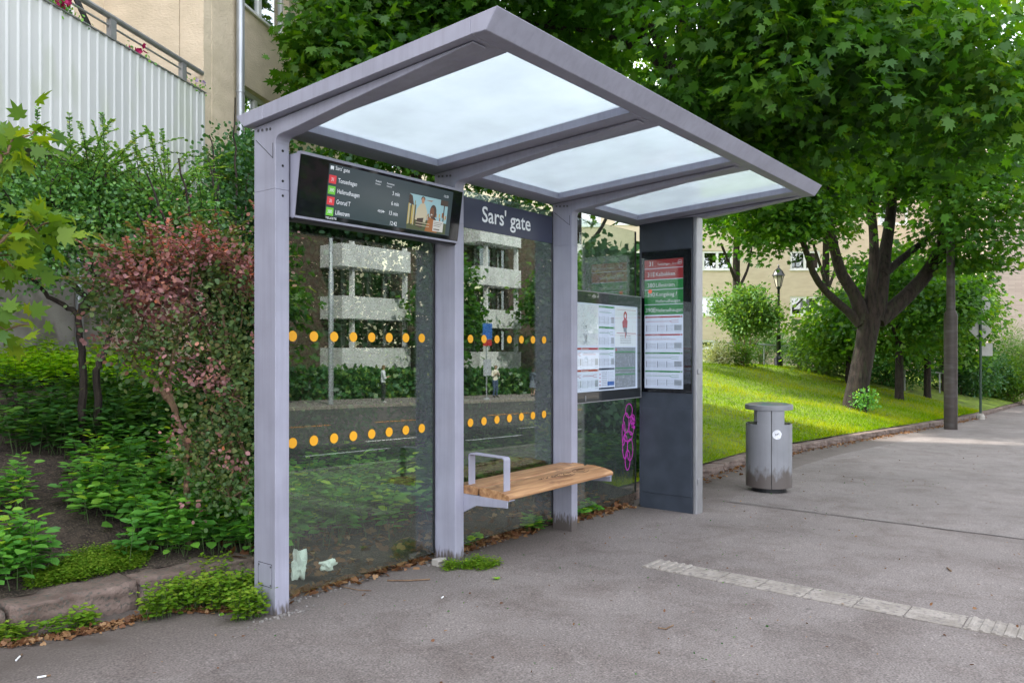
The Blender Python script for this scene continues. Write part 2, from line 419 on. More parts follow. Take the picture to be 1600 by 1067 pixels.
# leaf materials
M['maple'] = leafmat('maple_leaf', [(0, (0.022, 0.081, 0.009)), (0.55, (0.049, 0.148, 0.012)), (0.9, (0.099, 0.209, 0.015)), (1, (0.172, 0.271, 0.018))], 0.55, glossy=0.02)
M['maple_bright'] = leafmat('maple_leaf_young', [(0, (0.047, 0.121, 0.014)), (0.6, (0.095, 0.203, 0.020)), (1, (0.176, 0.270, 0.027))], 0.5)
M['maple_lime'] = leafmat('maple_leaf_lime', [(0, (0.046, 0.130, 0.019)), (0.5, (0.130, 0.234, 0.019)), (1, (0.312, 0.377, 0.026))], 0.45)
M['shrub'] = leafmat('round_leaf', [(0, (0.049, 0.151, 0.042)), (0.6, (0.123, 0.289, 0.074)), (0.93, (0.244, 0.429, 0.106)), (1, (0.462, 0.504, 0.118))], 0.35, glossy=0.04, rough=0.45)
M['vine'] = leafmat('vine_leaf', [(0, (0.022, 0.082, 0.025)), (0.6, (0.050, 0.154, 0.040)), (1, (0.134, 0.234, 0.046))], 0.35, glossy=0.04, rough=0.45)
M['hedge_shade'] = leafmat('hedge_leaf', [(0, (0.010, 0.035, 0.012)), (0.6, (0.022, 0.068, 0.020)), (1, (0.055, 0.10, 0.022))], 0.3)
M['barb_red'] = leafmat('barberry_tip_leaf', [(0, (0.212, 0.105, 0.116)), (0.5, (0.397, 0.202, 0.209)), (0.85, (0.529, 0.255, 0.186)), (1, (0.600, 0.165, 0.062))], 0.3, tint=(1.2, 0.8, 0.7))
M['barb_green'] = leafmat('barberry_leaf', [(0, (0.051, 0.105, 0.047)), (0.5, (0.105, 0.177, 0.060)), (0.8, (0.177, 0.200, 0.070)), (1, (0.305, 0.129, 0.105))], 0.3)
M['nettle'] = leafmat('broad_leaf', [(0, (0.045, 0.167, 0.032)), (0.6, (0.100, 0.300, 0.045)), (0.93, (0.200, 0.447, 0.049)), (1, (0.424, 0.600, 0.045))], 0.38, glossy=0.04)
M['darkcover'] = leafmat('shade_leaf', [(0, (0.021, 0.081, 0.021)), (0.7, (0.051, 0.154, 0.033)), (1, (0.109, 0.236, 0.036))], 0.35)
M['lime'] = leafmat('lime_ground_leaf', [(0, (0.119, 0.282, 0.018)), (0.6, (0.236, 0.468, 0.023)), (1, (0.405, 0.600, 0.030))], 0.45)
M['chick'] = leafmat('chickweed_leaf', [(0, (0.061, 0.154, 0.013)), (0.6, (0.121, 0.253, 0.017)), (1, (0.242, 0.330, 0.033))], 0.4)
M['grass'] = leafmat('grass_blade', [(0, (0.070, 0.160, 0.003)), (0.6, (0.155, 0.265, 0.004)), (1, (0.300, 0.320, 0.012))], 0.5, glossy=0.0)
M['lilac'] = leafmat('lilac_leaf', [(0, (0.043, 0.122, 0.029)), (0.6, (0.101, 0.202, 0.043)), (1, (0.187, 0.274, 0.058))], 0.35)
M['pale'] = leafmat('variegated_leaf', [(0, (0.10, 0.16, 0.06)), (0.5, (0.30, 0.34, 0.2)), (1, (0.5, 0.5, 0.36))], 0.3)
M['petal'] = leafmat('petunia_petal', [(0, (0.30, 0.004, 0.07)), (1, (0.5, 0.02, 0.14))], 0.3, tint=(1.2, .7, .9))
M['petal2'] = leafmat('pale_petal', [(0, (0.3, 0.22, 0.5)), (0.6, (0.6, 0.45, 0.6)), (1, (0.6, 0.6, 0.2))], 0.3, tint=(1, 1, 1))
M['purple_leaf'] = leafmat('dark_red_leaf', [(0, (0.045, 0.012, 0.012)), (1, (0.11, 0.03, 0.02))], 0.35, tint=(1.2, .8, .7))

# ------------------------------------------------------------------ object helpers
def empty(name, label, cat, loc=(0, 0, 0), group=None, kind=None, rz=0.0):
    o = bpy.data.objects.new(name, None)
    col.objects.link(o)
    o.location = loc
    o.rotation_euler = (0, 0, rz)
    o.empty_display_size = 0.2
    return tag(o, label, cat, group, kind)

def tag(o, label=None, cat=None, group=None, kind=None):
    if label: o['label'] = label
    if cat: o['category'] = cat
    if group: o['group'] = group
    if kind: o['kind'] = kind
    return o

def link_mesh(name, me, mats, parent=None, world_space=True):
    o = bpy.data.objects.new(name, me)
    col.objects.link(o)
    if not isinstance(mats, (list, tuple)): mats = [mats]
    for m in mats: me.materials.append(M[m] if isinstance(m, str) else m)
    if parent is not None:
        o.parent = parent
        if world_space:
            o.matrix_parent_inverse = parent_world(parent).inverted()
    return o

def parent_world(p):
    m = p.matrix_parent_inverse @ p.matrix_basis if p.parent else p.matrix_basis
    if p.parent: return parent_world(p.parent) @ m
    return m

class MB:
    """collects shapes in world coordinates (or local ones) and links them as ONE mesh object"""
    def __init__(s): s.v = []; s.f = []; s.m = []
    def add(s, vs, fs, m=0):
        k = len(s.v)
        s.v += [tuple(v) for v in vs]
        s.f += [tuple(i + k for i in f) for f in fs]
        s.m += [m] * len(fs)
        return s
    def box(s, a, b, m=0):
        x0, y0, z0 = a; x1, y1, z1 = b
        vs = [(x0, y0, z0), (x1, y0, z0), (x1, y1, z0), (x0, y1, z0), (x0, y0, z1), (x1, y0, z1), (x1, y1, z1), (x0, y1, z1)]
        return s.add(vs, [(0, 3, 2, 1), (4, 5, 6, 7), (0, 1, 5, 4), (1, 2, 6, 5), (2, 3, 7, 6), (3, 0, 4, 7)], m)
    def obox(s, o, ax, ay, az, m=0):
        """box from corner o with three edge vectors"""
        o, ax, ay, az = map(Vector, (o, ax, ay, az))
        vs = [o, o + ax, o + ax + ay, o + ay, o + az, o + ax + az, o + ax + ay + az, o + ay + az]
        return s.add(vs, [(0, 3, 2, 1), (4, 5, 6, 7), (0, 1, 5, 4), (1, 2, 6, 5), (2, 3, 7, 6), (3, 0, 4, 7)], m)
    def prism(s, pts, d, m=0):
        """closed polygon (3-D points) swept by vector d"""
        n = len(pts); d = Vector(d)
        vs = [Vector(p) for p in pts] + [Vector(p) + d for p in pts]
        fs = [tuple(range(n))[::-1], tuple(range(n, 2 * n))] + [(i, (i + 1) % n, n + (i + 1) % n, n + i) for i in range(n)]
        return s.add(vs, fs, m)
    def face(s, pts, m=0): return s.add(pts, [tuple(range(len(pts)))], m)
    def tube(s, path, rad, n=8, m=0, caps=True):
        P = [Vector(p) for p in path]
        if not isinstance(rad, (list, tuple)): rad = [rad] * len(P)
        t = (P[1] - P[0]).normalized()
        a = Vector((0, 0, 1)) if abs(t.z) < 0.9 else Vector((1, 0, 0))
        u = t.cross(a).normalized()
        vs = []; fs = []
        for i, p in enumerate(P):
            if i == 0: t = P[1] - P[0]
            elif i == len(P) - 1: t = P[-1] - P[-2]
            else: t = P[i + 1] - P[i - 1]
            t.normalize()
            u = (u - t * u.dot(t)).normalized()
            w = t.cross(u)
            for k in range(n):
                an = 2 * math.pi * k / n
                vs.append(p + (u * math.cos(an) + w * math.sin(an)) * rad[i])
        for i in range(len(P) - 1):
            for k in range(n):
                a0 = i * n + k; a1 = i * n + (k + 1) % n
                fs.append((a0, a1, a1 + n, a0 + n))
        if caps:
            fs.append(tuple(range(n))[::-1]); fs.append(tuple(range((len(P) - 1) * n, len(P) * n)))
        return s.add(vs, fs, m)
    def lathe(s, prof, c, n=24, m=0):
        vs = []; fs = []
        for r, z in prof:
            for k in range(n):
                an = 2 * math.pi * k / n
                vs.append((c[0] + r * math.cos(an), c[1] + r * math.sin(an), c[2] + z))
        for i in range(len(prof) - 1):
            for k in range(n):
                a0 = i * n + k; a1 = i * n + (k + 1) % n
                fs.append((a0, a1, a1 + n, a0 + n))
        fs.append(tuple(range(n))[::-1]); fs.append(tuple(range((len(prof) - 1) * n, len(prof) * n)))
        return s.add(vs, fs, m)
    def build(s, name, mats, parent=None, bevel=0.0, smooth=False, seg=2, local=False):
        me = bpy.data.meshes.new(name)
        me.from_pydata(s.v, [], s.f)
        if len(set(s.m)) > 1: me.polygons.foreach_set('material_index', s.m)
        if bevel:
            bm = bmesh.new(); bm.from_mesh(me)
            bmesh.ops.remove_doubles(bm, verts=bm.verts, dist=1e-5)
            es = [e for e in bm.edges if len(e.link_faces) == 2 and e.calc_face_angle(0) > 0.4]
            bmesh.ops.bevel(bm, geom=es, offset=bevel, segments=seg, affect='EDGES', profile=0.5, clamp_overlap=True)
            bm.to_mesh(me); bm.free()
        if smooth:
            me.polygons.foreach_set('use_smooth', [True] * len(me.polygons))
            try: me.set_sharp_from_angle(angle=R(40))
            except Exception: pass
        me.update()
        return link_mesh(name, me, mats, parent, not local)

class Panel:
    """a flat face in space: u to the viewer's right, v up, w towards the viewer"""
    def __init__(s, o, u, v):
        s.o = Vector(o); s.u = Vector(u).normalized(); s.v = Vector(v).normalized(); s.w = s.u.cross(s.v)
    def p(s, a, b, w=0.0): return s.o + s.u * a + s.v * b + s.w * w
    def rect(s, mb, a0, b0, a1, b1, w, m=0): mb.face([s.p(a0, b0, w), s.p(a1, b0, w), s.p(a1, b1, w), s.p(a0, b1, w)], m)
    def poly(s, mb, pts, w, m=0): mb.face([s.p(a, b, w) for a, b in pts], m)
    def line(s, mb, pts, th, w, m=0):
        for (a0, b0), (a1, b1) in zip(pts[:-1], pts[1:]):
            dx, dy = a1 - a0, b1 - b0
            l = math.hypot(dx, dy) or 1
            nx, ny = -dy / l * th / 2, dx / l * th / 2
            s.poly(mb, [(a0 - nx, b0 - ny), (a1 - nx, b1 - ny), (a1 + nx, b1 + ny), (a0 + nx, b0 + ny)], w, m)
    def text(s, body, a, b, size, w, m, parent, name='lettering', align='LEFT', sx=1.0):
        c = bpy.data.curves.new('lettering', 'FONT')
        c.body = body; c.size = size; c.align_x = align; c.resolution_u = 3; c.offset = size * (.012 if size > .1 else .004)
        to = bpy.data.objects.new('tmp_text', c)
        col.objects.link(to)
        me = bpy.data.meshes.new_from_object(to, depsgraph=None)
        bpy.data.objects.remove(to)
        mt = Matrix((( *s.u * sx, ), (*s.v,), (*s.w,))).transposed().to_4x4()
        mt.translation = s.p(a, b, w)
        me.transform(mt)
        me.materials.clear()
        return link_mesh(name, me, m, parent)

# ------------------------------------------------------------------ leaf helpers
def half_outline(r):
    pts = [(0, 0)] + r
    left = [(-x, y) for x, y in reversed(r) if abs(x) > 1e-6]
    return pts + left
_mh = [(.16, -.10), (.42, -.02), (.30, .10), (.62, .26), (.34, .36), (.47, .70), (.15, .58), (.10, .80), (0, 1.06)]
T_MAPLE = (np.array([(x, y, .16 * abs(x) - .55 * x * x - .12 * y * y) for x, y in half_outline(_mh)]), [tuple(range(10)), (0,) + tuple(range(9, 18))])
T_OVAL = (np.array([(0, 0, 0), (.30, .28, .07), (.26, .68, .07), (0, 1, 0), (-.26, .68, .07), (-.30, .28, .07)]), [(0, 1, 2, 3), (0, 3, 4, 5)])
T_ROUND = (np.array([(0, 0, 0), (.34, .25, .05), (.36, .65, .05), (0, .95, 0), (-.36, .65, .05), (-.34, .25, .05)]), [(0, 1, 2, 3, 4, 5)])
T_FIVE = (np.array([(0, 0, 0), (.34, .02, 0), (.50, .34, -.03), (.24, .40, 0), (.30, .74, -.02), (0, 1, -.05), (-.30, .74, -.02), (-.24, .40, 0), (-.50, .34, -.03), (-.34, .02, 0)]), [tuple(range(10))])
T_BLADE = (np.array([(-.06, 0, 0), (.06, 0, 0), (.035, .6, .10), (0, 1, .28)]), [(0, 1, 2, 3)])
T_VINE = (np.array([(0, 0, 0), (.36, -.05, 0), (.52, .22, 0), (.30, .36, .04), (.38, .70, 0), (0, 1, -.04), (-.38, .70, 0), (-.30, .36, .04), (-.52, .22, 0), (-.36, -.05, 0)]), [(0, 1, 2, 3, 4, 5), (0, 5, 6, 7, 8, 9)])

def norm(a): return a / np.maximum(np.linalg.norm(a, axis=1, keepdims=True), 1e-9)

def leaves(name, T, P, Y, Z, S, m, parent=None, rnd=None):
    """N leaves as ONE mesh; P base points, Y leaf direction, Z leaf normal, S size"""
    V, F = T
    n = len(P)
    Y = norm(Y); Z = norm(Z - Y * np.sum(Y * Z, axis=1, keepdims=True)); X = np.cross(Y, Z)
    S = np.broadcast_to(S, (n,))
    verts = P[:, None, :] + S[:, None, None] * (V[None, :, 0:1] * X[:, None, :] + V[None, :, 1:2] * Y[:, None, :] + V[None, :, 2:3] * Z[:, None, :])
    k = len(V)
    loops = np.concatenate([np.array(f) for f in F])
    tot = np.array([len(f) for f in F])
    L = (loops[None, :] + (np.arange(n) * k)[:, None]).ravel()
    totals = np.tile(tot, n)
    starts = np.concatenate([[0], np.cumsum(totals)[:-1]])
    me = bpy.data.meshes.new(name)
    me.vertices.add(n * k); me.vertices.foreach_set('co', verts.astype(np.float32).ravel())
    me.loops.add(len(L)); me.loops.foreach_set('vertex_index', L.astype(np.int32))
    me.polygons.add(len(totals)); me.polygons.foreach_set('loop_start', starts.astype(np.int32)); me.polygons.foreach_set('loop_total', totals.astype(np.int32))
    me.update(calc_edges=True)
    if rnd is None: rnd = rng.random(n)
    at = me.attributes.new('rnd', 'FLOAT', 'FACE')
    at.data.foreach_set('value', np.repeat(rnd, len(F)).astype(np.float32))
    return link_mesh(name, me, m, parent)

# ------------------------------------------------------------------ terrain
def zg(x): return -0.028 * (x - 2.64)
KX = np.array([7.4, 9.7, 11.8, 14.0, 15.8, 19.1, 23.5, 29.7, 42.5, 60.0])
KY = np.array([4.15, 4.32, 4.50, 4.52, 4.40, 4.19, 3.88, 3.60, 3.60, 3.6])
def ykerb(x): return np.interp(x, KX, KY)
def bed_edge(x): return np.where(x < 2.9, 4.66, np.where(x < 3.3, 4.66 - (x - 2.9) * 1.6, np.where(x < 7.3, 4.02, ykerb(x))))
def rise(x, y):
    d = np.maximum(0, y - bed_edge(x))
    h0 = np.where(x < 2.9, 0.15, np.where(x < 3.3, 0.15 * (3.3 - x) / 0.4, np.where(x < 7.3, -0.01, 0.09)))
    k = np.where(x < 7.3, 0.235, 0.225)
    return h0 + k * np.minimum(d, 6.5) + 0.04 * np.maximum(0, np.minimum(d, 20) - 6.5)
def zt(x, y):
    x = np.asarray(x, float); y = np.asarray(y, float)
    base = zg(x) * np.where(x > 45, 0, 1) + np.where(x > 45, zg(45.0), 0)
    return base + rise(x, y) + 0.02 * np.sin(x * 1.7 + y) * np.minimum(1, np.maximum(0, y - bed_edge(x)))
def zt1(x, y): return float(zt(x, y))

def grid(name, xs, ys, fz, m, kind='structure', uv=None):
    X, Y = np.meshgrid(xs, ys)
    if uv is not None: Y = uv(X, Y)
    Z = fz(X, Y)
    nx, ny = len(xs), len(ys)
    vs = np.stack([X.ravel(), Y.ravel(), Z.ravel()], 1)
    fs = [(j * nx + i, j * nx + i + 1, (j + 1) * nx + i + 1, (j + 1) * nx + i) for j in range(ny - 1) for i in range(nx - 1)]
    me = bpy.data.meshes.new(name); me.from_pydata(vs.tolist(), [], fs)
    me.polygons.foreach_set('use_smooth', [True] * len(fs)); me.update()
    o = link_mesh(name, me, m)
    o['kind'] = kind
    return o

def zfar(x, y):   # ground on the street side: falls along x, and slightly away from the shelter
    xx = np.clip(x, -60, 60)
    return zg(xx) - 0.02 * np.clip(-y - 3, 0, 30)

xs_all = np.concatenate([np.linspace(-300, -20, 8), np.linspace(-18, 60, 79), np.linspace(70, 300, 8)])
# the one sheet that reaches the horizon
grid('ground', xs_all, np.concatenate([np.linspace(-300, -40, 6), np.linspace(-30, 40, 36), np.linspace(60, 300, 6)]),
     lambda x, y: zfar(x, y) - 0.30 + np.where(y > 12, 0.3 + 1.2 * np.clip((y - 12) / 6, 0, 1), 0) * np.where(x > 20, 1, 0.6), 'lawn')
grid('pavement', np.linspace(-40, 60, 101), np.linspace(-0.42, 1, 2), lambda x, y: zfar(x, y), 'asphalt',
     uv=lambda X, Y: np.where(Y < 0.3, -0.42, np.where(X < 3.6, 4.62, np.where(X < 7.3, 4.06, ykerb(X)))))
# newer asphalt patch beyond the seam, and the seam itself
pm = MB()
def ribbon(mb, xa, xb, y0, y1, dz, fz=zfar, n=2, m=0):
    X = np.linspace(xa, xb, n)
    for a, b in zip(X[:-1], X[1:]):
        ya0, ya1 = (y0(a), y1(a)) if callable(y0) else (y0, y1)
        yb0, yb1 = (y0(b), y1(b)) if callable(y0) else (y0, y1)
        mb.face([(a, ya0, fz(a, ya0) + dz), (b, yb0, fz(b, yb0) + dz), (b, yb1, fz(b, yb1) + dz), (a, ya1, fz(a, ya1) + dz)], m)
ribbon(pm, 8.05, 60, lambda x: -0.40, lambda x: float(ykerb(x)) - 0.75 if x > 8.6 else 3.3, 0.004, n=53)
o = pm.build('pavement_patch', 'asphalt2'); o['kind'] = 'structure'
sm = MB()
pts = [(8.02 + 0.012 * math.sin(y * 9) + 0.07 * (y + .4) / 3.7, y) for y in np.linspace(-0.4, 3.3, 40)]
for (xa, ya), (xb, yb) in zip(pts[:-1], pts[1:]):
    w = 0.003 + 0.003 * random.random()
    sm.face([(xa - w, ya, zg(xa) + 0.008), (xa + w, ya, zg(xa) + 0.008), (xb + w, yb, zg(xb) + 0.008), (xb - w, yb, zg(xb) + 0.008)])
o = sm.build('pavement_joint', 'seam'); o['kind'] = 'structure'

grid('planting_bed', np.linspace(-12, 7.42, 90), np.linspace(0, 1, 60), lambda x, y: zt(x, y) + 0.012 * np.sin(x * 7) * np.cos(y * 6), 'soil',
     uv=lambda X, Y: bed_edge(X) - 0.04 + Y * 9)
grid('lawn', np.linspace(7.42, 60, 120), np.linspace(0, 1, 70), zt, 'lawn', uv=lambda X, Y: bed_edge(X) + 0.16 + Y ** 1.3 * 22)

# street behind the photographer, seen mirrored in the shelter glass
grid('road', xs_all, np.array([-16.6, -9, -3, -0.64]), lambda x, y: zfar(x, y) - 0.12, 'road')
grid('far_pavement', xs_all, np.array([-24, -20, -16.9]), lambda x, y: zfar(x, y), 'asphalt2')
km = MB()
ribbon(km, -40, 60, -0.64, -0.42, 0.004, n=60)
for a, b in zip(np.linspace(-40, 60, 60)[:-1], np.linspace(-40, 60, 60)[1:]):
    km.face([(a, -0.64, zg(a) - 0.125), (b, -0.64, zg(b) - 0.125), (b, -0.64, zg(b) + 0.004), (a, -0.64, zg(a) + 0.004)])
o = km.build('near_kerb', 'paver'); o['kind'] = 'structure'
km = MB()
ribbon(km, -40, 60, -16.9, -16.6, 0.004, n=60)
for a, b in zip(np.linspace(-40, 60, 60)[:-1], np.linspace(-40, 60, 60)[1:]):
    km.face([(a, -16.6, zfar(a, -16.6) - 0.13), (b, -16.6, zfar(b, -16.6) - 0.13), (b, -16.6, zfar(b, -16.6) + 0.004), (a, -16.6, zfar(a, -16.6) + 0.004)])
o = km.build('far_kerb', 'paver'); o['kind'] = 'structure'
lm = MB()
for k in range(-6, 12): ribbon(lm, k * 5.0, k * 5.0 + 3.4, -8.75, -8.62, -0.114, n=4)
o = lm.build('centre_line', 'yellow_line'); o['kind'] = 'structure'
lm = MB()
for k in range(-6, 12):
    ribbon(lm, k * 5.0 + .5, k * 5.0 + 3.0, -4.05, -3.93, -0.114, n=4)
    ribbon(lm, k * 4.0, k * 4.0 + 1.9, -2.72, -2.6, -0.114, n=4)
o = lm.build('lane_marking', 'white_line'); o['kind'] = 'structure'

# ------------------------------------------------------------------ kerbs
def stone(name, x0, x1, y0, y1, z0, z1, seed, label, group=None, rough=0.02, ang=0.0, m='kerb'):
    bm = bmesh.new()
    bmesh.ops.create_cube(bm, size=1)
    bmesh.ops.subdivide_edges(bm, edges=bm.edges[:], cuts=11, use_grid_fill=True)
    r = np.random.default_rng(seed)
    ph = r.random(6) * 6
    L, W, H = x1 - x0, y1 - y0, z1 - z0
    for v in bm.verts:
        x, y, z = v.co
        e = max(abs(x), abs(y), abs(z))
        rd = (abs(x) ** 6 + abs(y) ** 6 + abs(z) ** 6) ** (1 / 6)
        f = 0.5 / rd if rd > 0 else 1
        x, y, z = x * (0.86 + 0.14 * f), y * (0.86 + 0.14 * f), z * (0.86 + 0.14 * f)
        n = rough * (math.sin(x * L * 17 + ph[0]) * math.cos(z * 9 + ph[1]) + 0.6 * math.sin(x * L * 41 + ph[2] + y * 5) + 0.5 * math.cos(z * 19 + x * L * 8 + ph[3])) + r.normal() * rough * 0.10
        v.co = (x * L, y * W + n * (1 if y < 0 else 0.3), z * H + n * 0.5)
    me = bpy.data.meshes.new(name); bm.to_mesh(me); bm.free()
    me.polygons.foreach_set('use_smooth', [True] * len(me.polygons))
    o = link_mesh(name, me, m)
    o.location = ((x0 + x1) / 2, (y0 + y1) / 2, (z0 + z1) / 2)
    o.rotation_euler = (0, 0.028, ang)
    return tag(o, label, 'kerb stone', group)

stone('kerb_stone', 0.86, 1.535, 4.44, 4.70, -0.12, 0.185, 1, 'reddish kerb stone cut off by the photo\'s left edge, low weeds at its foot', 'kerb stones of the planting bed', rough=0.011)
stone('kerb_stone', 1.55, 2.205, 4.43, 4.70, -0.12, 0.18, 2, 'long reddish kerb stone below the yellow-green chickweed patch', 'kerb stones of the planting bed', rough=0.011)
stone('kerb_stone', 2.225, 3.02, 4.46, 4.71, -0.13, 0.155, 3, 'reddish kerb stone half covered by weeds just left of the first shelter post', 'kerb stones of the planting bed', rough=0.011)
xk = 7.55; i = 0
while xk < 44:
    L = 0.72 + 0.5 * random.random() if xk < 20 else (1.3 if xk < 30 else 2.0)
    y = float(ykerb(xk + L / 2)); an = math.atan2(float(ykerb(xk + L) - ykerb(xk)), L)
    stone('kerb_stone', xk, xk + L - 0.018, y - 0.02, y + 0.22, zg(xk + L / 2) - 0.1, zg(xk + L / 2) + 0.105 + random.uniform(-.012, .012), 20 + i,
          'rough granite kerb stone in the low row edging the lawn', 'granite kerb stones along the lawn', rough=0.010, ang=an)
    xk += L; i += 1

# ------------------------------------------------------------------ tactile strip in the pavement
strip = empty('paving_strip', 'pale strip of ribbed concrete pavers let into the asphalt in front of the shelter', 'paving strip', (5.12, 1.6, zg(5.12)))
yy = 2.70
lens = [0.30, 0.27, 0.27, 0.30, 0.30, 0.28, 0.30, 0.30, 0.3, 0.3]
for k, l in enumerate(lens):
    mb = MB(); x0, x1 = 4.985, 5.25
    y1 = yy; y0 = yy - l + 0.008
    z = zg(5.12)
    zz = lambda x: zg(x)
    mb.add([(x0, y0, zz(x0) - .03), (x1, y0, zz(x1) - .03), (x1, y1, zz(x1) - .03), (x0, y1, zz(x0) - .03),
            (x0, y0, zz(x0) + .006), (x1, y0, zz(x1) + .006), (x1, y1, zz(x1) + .006), (x0, y1, zz(x0) + .006)],
           [(4, 5, 6, 7), (0, 1, 5, 4), (1, 2, 6, 5), (2, 3, 7, 6), (3, 0, 4, 7)])
    if k in (0, 7):
        for q in range(5):
            ya = y0 + (q + .25) * (y1 - y0) / 5; yb = ya + (y1 - y0) / 5 * .5
            mb.add([(x0, ya, zz(x0) + .006), (x1, ya, zz(x1) + .006), (x1, yb, zz(x1) + .006), (x0, yb, zz(x0) + .006),
                    (x0, ya + .006, zz(x0) + .013), (x1, ya + .006, zz(x1) + .013), (x1, yb - .006, zz(x1) + .013), (x0, yb - .006, zz(x0) + .013)],
                   [(4, 5, 6, 7), (0, 1, 5, 4), (1, 2, 6, 5), (2, 3, 7, 6), (3, 0, 4, 7)])
    else:
        for q in range(6):
            xa = x0 + (q + .2) * (x1 - x0) / 6; xb = xa + (x1 - x0) / 6 * .55
            mb.add([(xa, y0, zz(xa) + .006), (xb, y0, zz(xb) + .006), (xb, y1, zz(xb) + .006), (xa, y1, zz(xa) + .006),
                    (xa + .005, y0, zz(xa) + .010), (xb - .005, y0, zz(xb) + .010), (xb - .005, y1, zz(xb) + .010), (xa + .005, y1, zz(xa) + .010)],
                   [(4, 5, 6, 7), (0, 1, 5, 4), (1, 2, 6, 5), (2, 3, 7, 6), (3, 0, 4, 7)])
    mb.build('paver', 'paver', strip)
    yy -= l

# ------------------------------------------------------------------ the bus shelter
XP = [2.637, 4.143, 5.649]          # left faces of the three posts
PW = 0.094                          # post width along x
YF, YB = 3.735, 3.937               # post front and back
YG = 3.93                           # glass plane
def ztop(y): return 2.967 - 0.06 * (y - 2.09)
shelter = empty('bus_shelter', 'lavender-grey metal bus shelter with glass back walls and frosted glass roof on the pavement', 'bus shelter', (4.9, 3.8, zg(4.9)))

def side_profile():
    P = [(3.735, 2.40)]
    P += [(3.735, 2.655), (3.731, 2.675), (3.72, 2.69), (3.70, 2.699), (3.66, 2.704), (3.606, 2.707), (3.129, 2.768), (2.739, 2.812), (2.27, 2.868)]
    P += [(2.27, ztop(2.27) - .082), (3.937, ztop(3.937) - .082), (3.937, 2.40)]
    return P
for k, x in enumerate(XP):
    mb = MB()
    zb = zg(x) - 0.06
    mb.box((x, YF, zb), (x + PW, YB, 2.40))
    post = mb.build('post', 'metal', shelter, bevel=0.0035)
    mb = MB()
    mb.prism([(x, y, z) for y, z in side_profile()], (PW, 0, 0))
    arm = mb.build('cantilever_arm', 'metal', shelter, bevel=0.003, seg=1)
    # bolts at the top of the post, gusset seam, adjustment holes
    for y, z in ((3.893, 2.752), (3.856, 2.748), (3.813, 2.745), (3.780, 2.742)):
        sb = MB(); sb.tube([(x + .002, y, z), (x - .0035, y, z)], 0.0085, 10)
        sb.build('bolt', 'screw', arm)
    gb = MB()
    gb.tube([(x - .0006, 3.918, 2.70), (x - .0006, 3.756, 2.575)], 0.0018, 4)
    gb.tube([(x - .0006, 3.756, 2.575), (x - .0006, 3.756, 2.66)], 0.0018, 4)
    gb.build('gusset_seam', 'hole', arm)
    if k == 0:
        for z in (2.621, 2.537, 2.45, 2.367):
            hb = MB(); hb.tube([(x + .050, YF + .004, z), (x + .050, YF - .0015, z)], 0.0075, 10)
            hb.build('fixing_hole', 'hole', post)
        pb = MB(); pb.box((x - .002, 3.768, .153), (x + .002, 3.893, .279)); pl = pb.build('access_plate', 'metal', post, bevel=.001, seg=1)
        for y in (3.775, 3.886):
            for z in (.163, .268):
                pb = MB(); pb.tube([(x, y, z), (x - .004, y, z)], 0.006, 8); pb.build('plate_screw', 'screw', post)
        pb = MB()
        for a, b in (((3.766, .151), (3.895, .151)), ((3.895, .151), (3.895, .281)), ((3.895, .281), (3.766, .281)), ((3.766, .281), (3.766, .151))):
            pb.tube([(x - .0003, a[0], a[1]), (x - .0003, b[0], b[1])], .0015, 4)
        pb.build('plate_seam', 'hole', post)

# roof frame: fascias with sloping faces, rafters between the panes
X0, X1, YR0, YR1 = 2.587, 7.23, 2.09, 4.047
def rot(pts, x): return [(x, y, z) for y, z in pts]
def frame_box(x0, x1, y0, y1, top=0.0, bot=0.078):
    z = lambda y, d: ztop(y) - d
    return [(x0, y0, z(y0, bot)), (x1, y0, z(y0, bot)), (x1, y1, z(y1, bot)), (x0, y1, z(y1, bot)),
            (x0, y0, z(y0, top)), (x1, y0, z(y0, top)), (x1, y1, z(y1, top)), (x0, y1, z(y1, top))]
BF = [(0, 3, 2, 1), (4, 5, 6, 7), (0, 1, 5, 4), (1, 2, 6, 5), (2, 3, 7, 6), (3, 0, 4, 7)]
mb = MB()   # front fascia with its sloping street face
zt0 = ztop(YR0); zb0 = ztop(2.15) - .085
mb.prism([(X0, 2.09, zt0), (X0, 2.155, zb0), (X0, 2.244, ztop(2.244) - .078), (X0, 2.244, ztop(2.244))], (X1 - X0, 0, 0))
mb.build('front_fascia', 'metal', shelter, bevel=.003, seg=1)
mb = MB()
mb.prism([(X0, 4.047, ztop(4.047)), (X0, 3.785, ztop(3.785)), (X0, 3.785, ztop(3.785) - .078), (X0, 3.969, ztop(3.969) - .078)], (X1 - X0, 0, 0))
mb.build('rear_fascia', 'metal', shelter, bevel=.003, seg=1)
mb = MB(); mb.add(frame_box(X0, 2.853, 2.2445, 3.7845), BF); mb.build('side_fascia', 'metal', shelter, bevel=.002, seg=1)
mb = MB(); mb.add(frame_box(6.923, X1, 2.2445, 3.7845), BF); mb.build('side_fascia', 'metal', shelter, bevel=.002, seg=1)
for a, b in ((4.015, 4.372), (5.521, 5.878)):
    mb = MB(); mb.add(frame_box(a, b, 2.2445, 3.7845, top=.004), BF); mb.build('rafter', 'metal', shelter, bevel=.002, seg=1)
for a, b in ((2.853, 4.015), (4.372, 5.521), (5.878, 6.923)):
    mb = MB(); mb.add(frame_box(a + .0005, b - .0005, 2.245, 3.784, top=.022, bot=.030), BF); mb.build('roof_pane', 'roofglass', shelter)
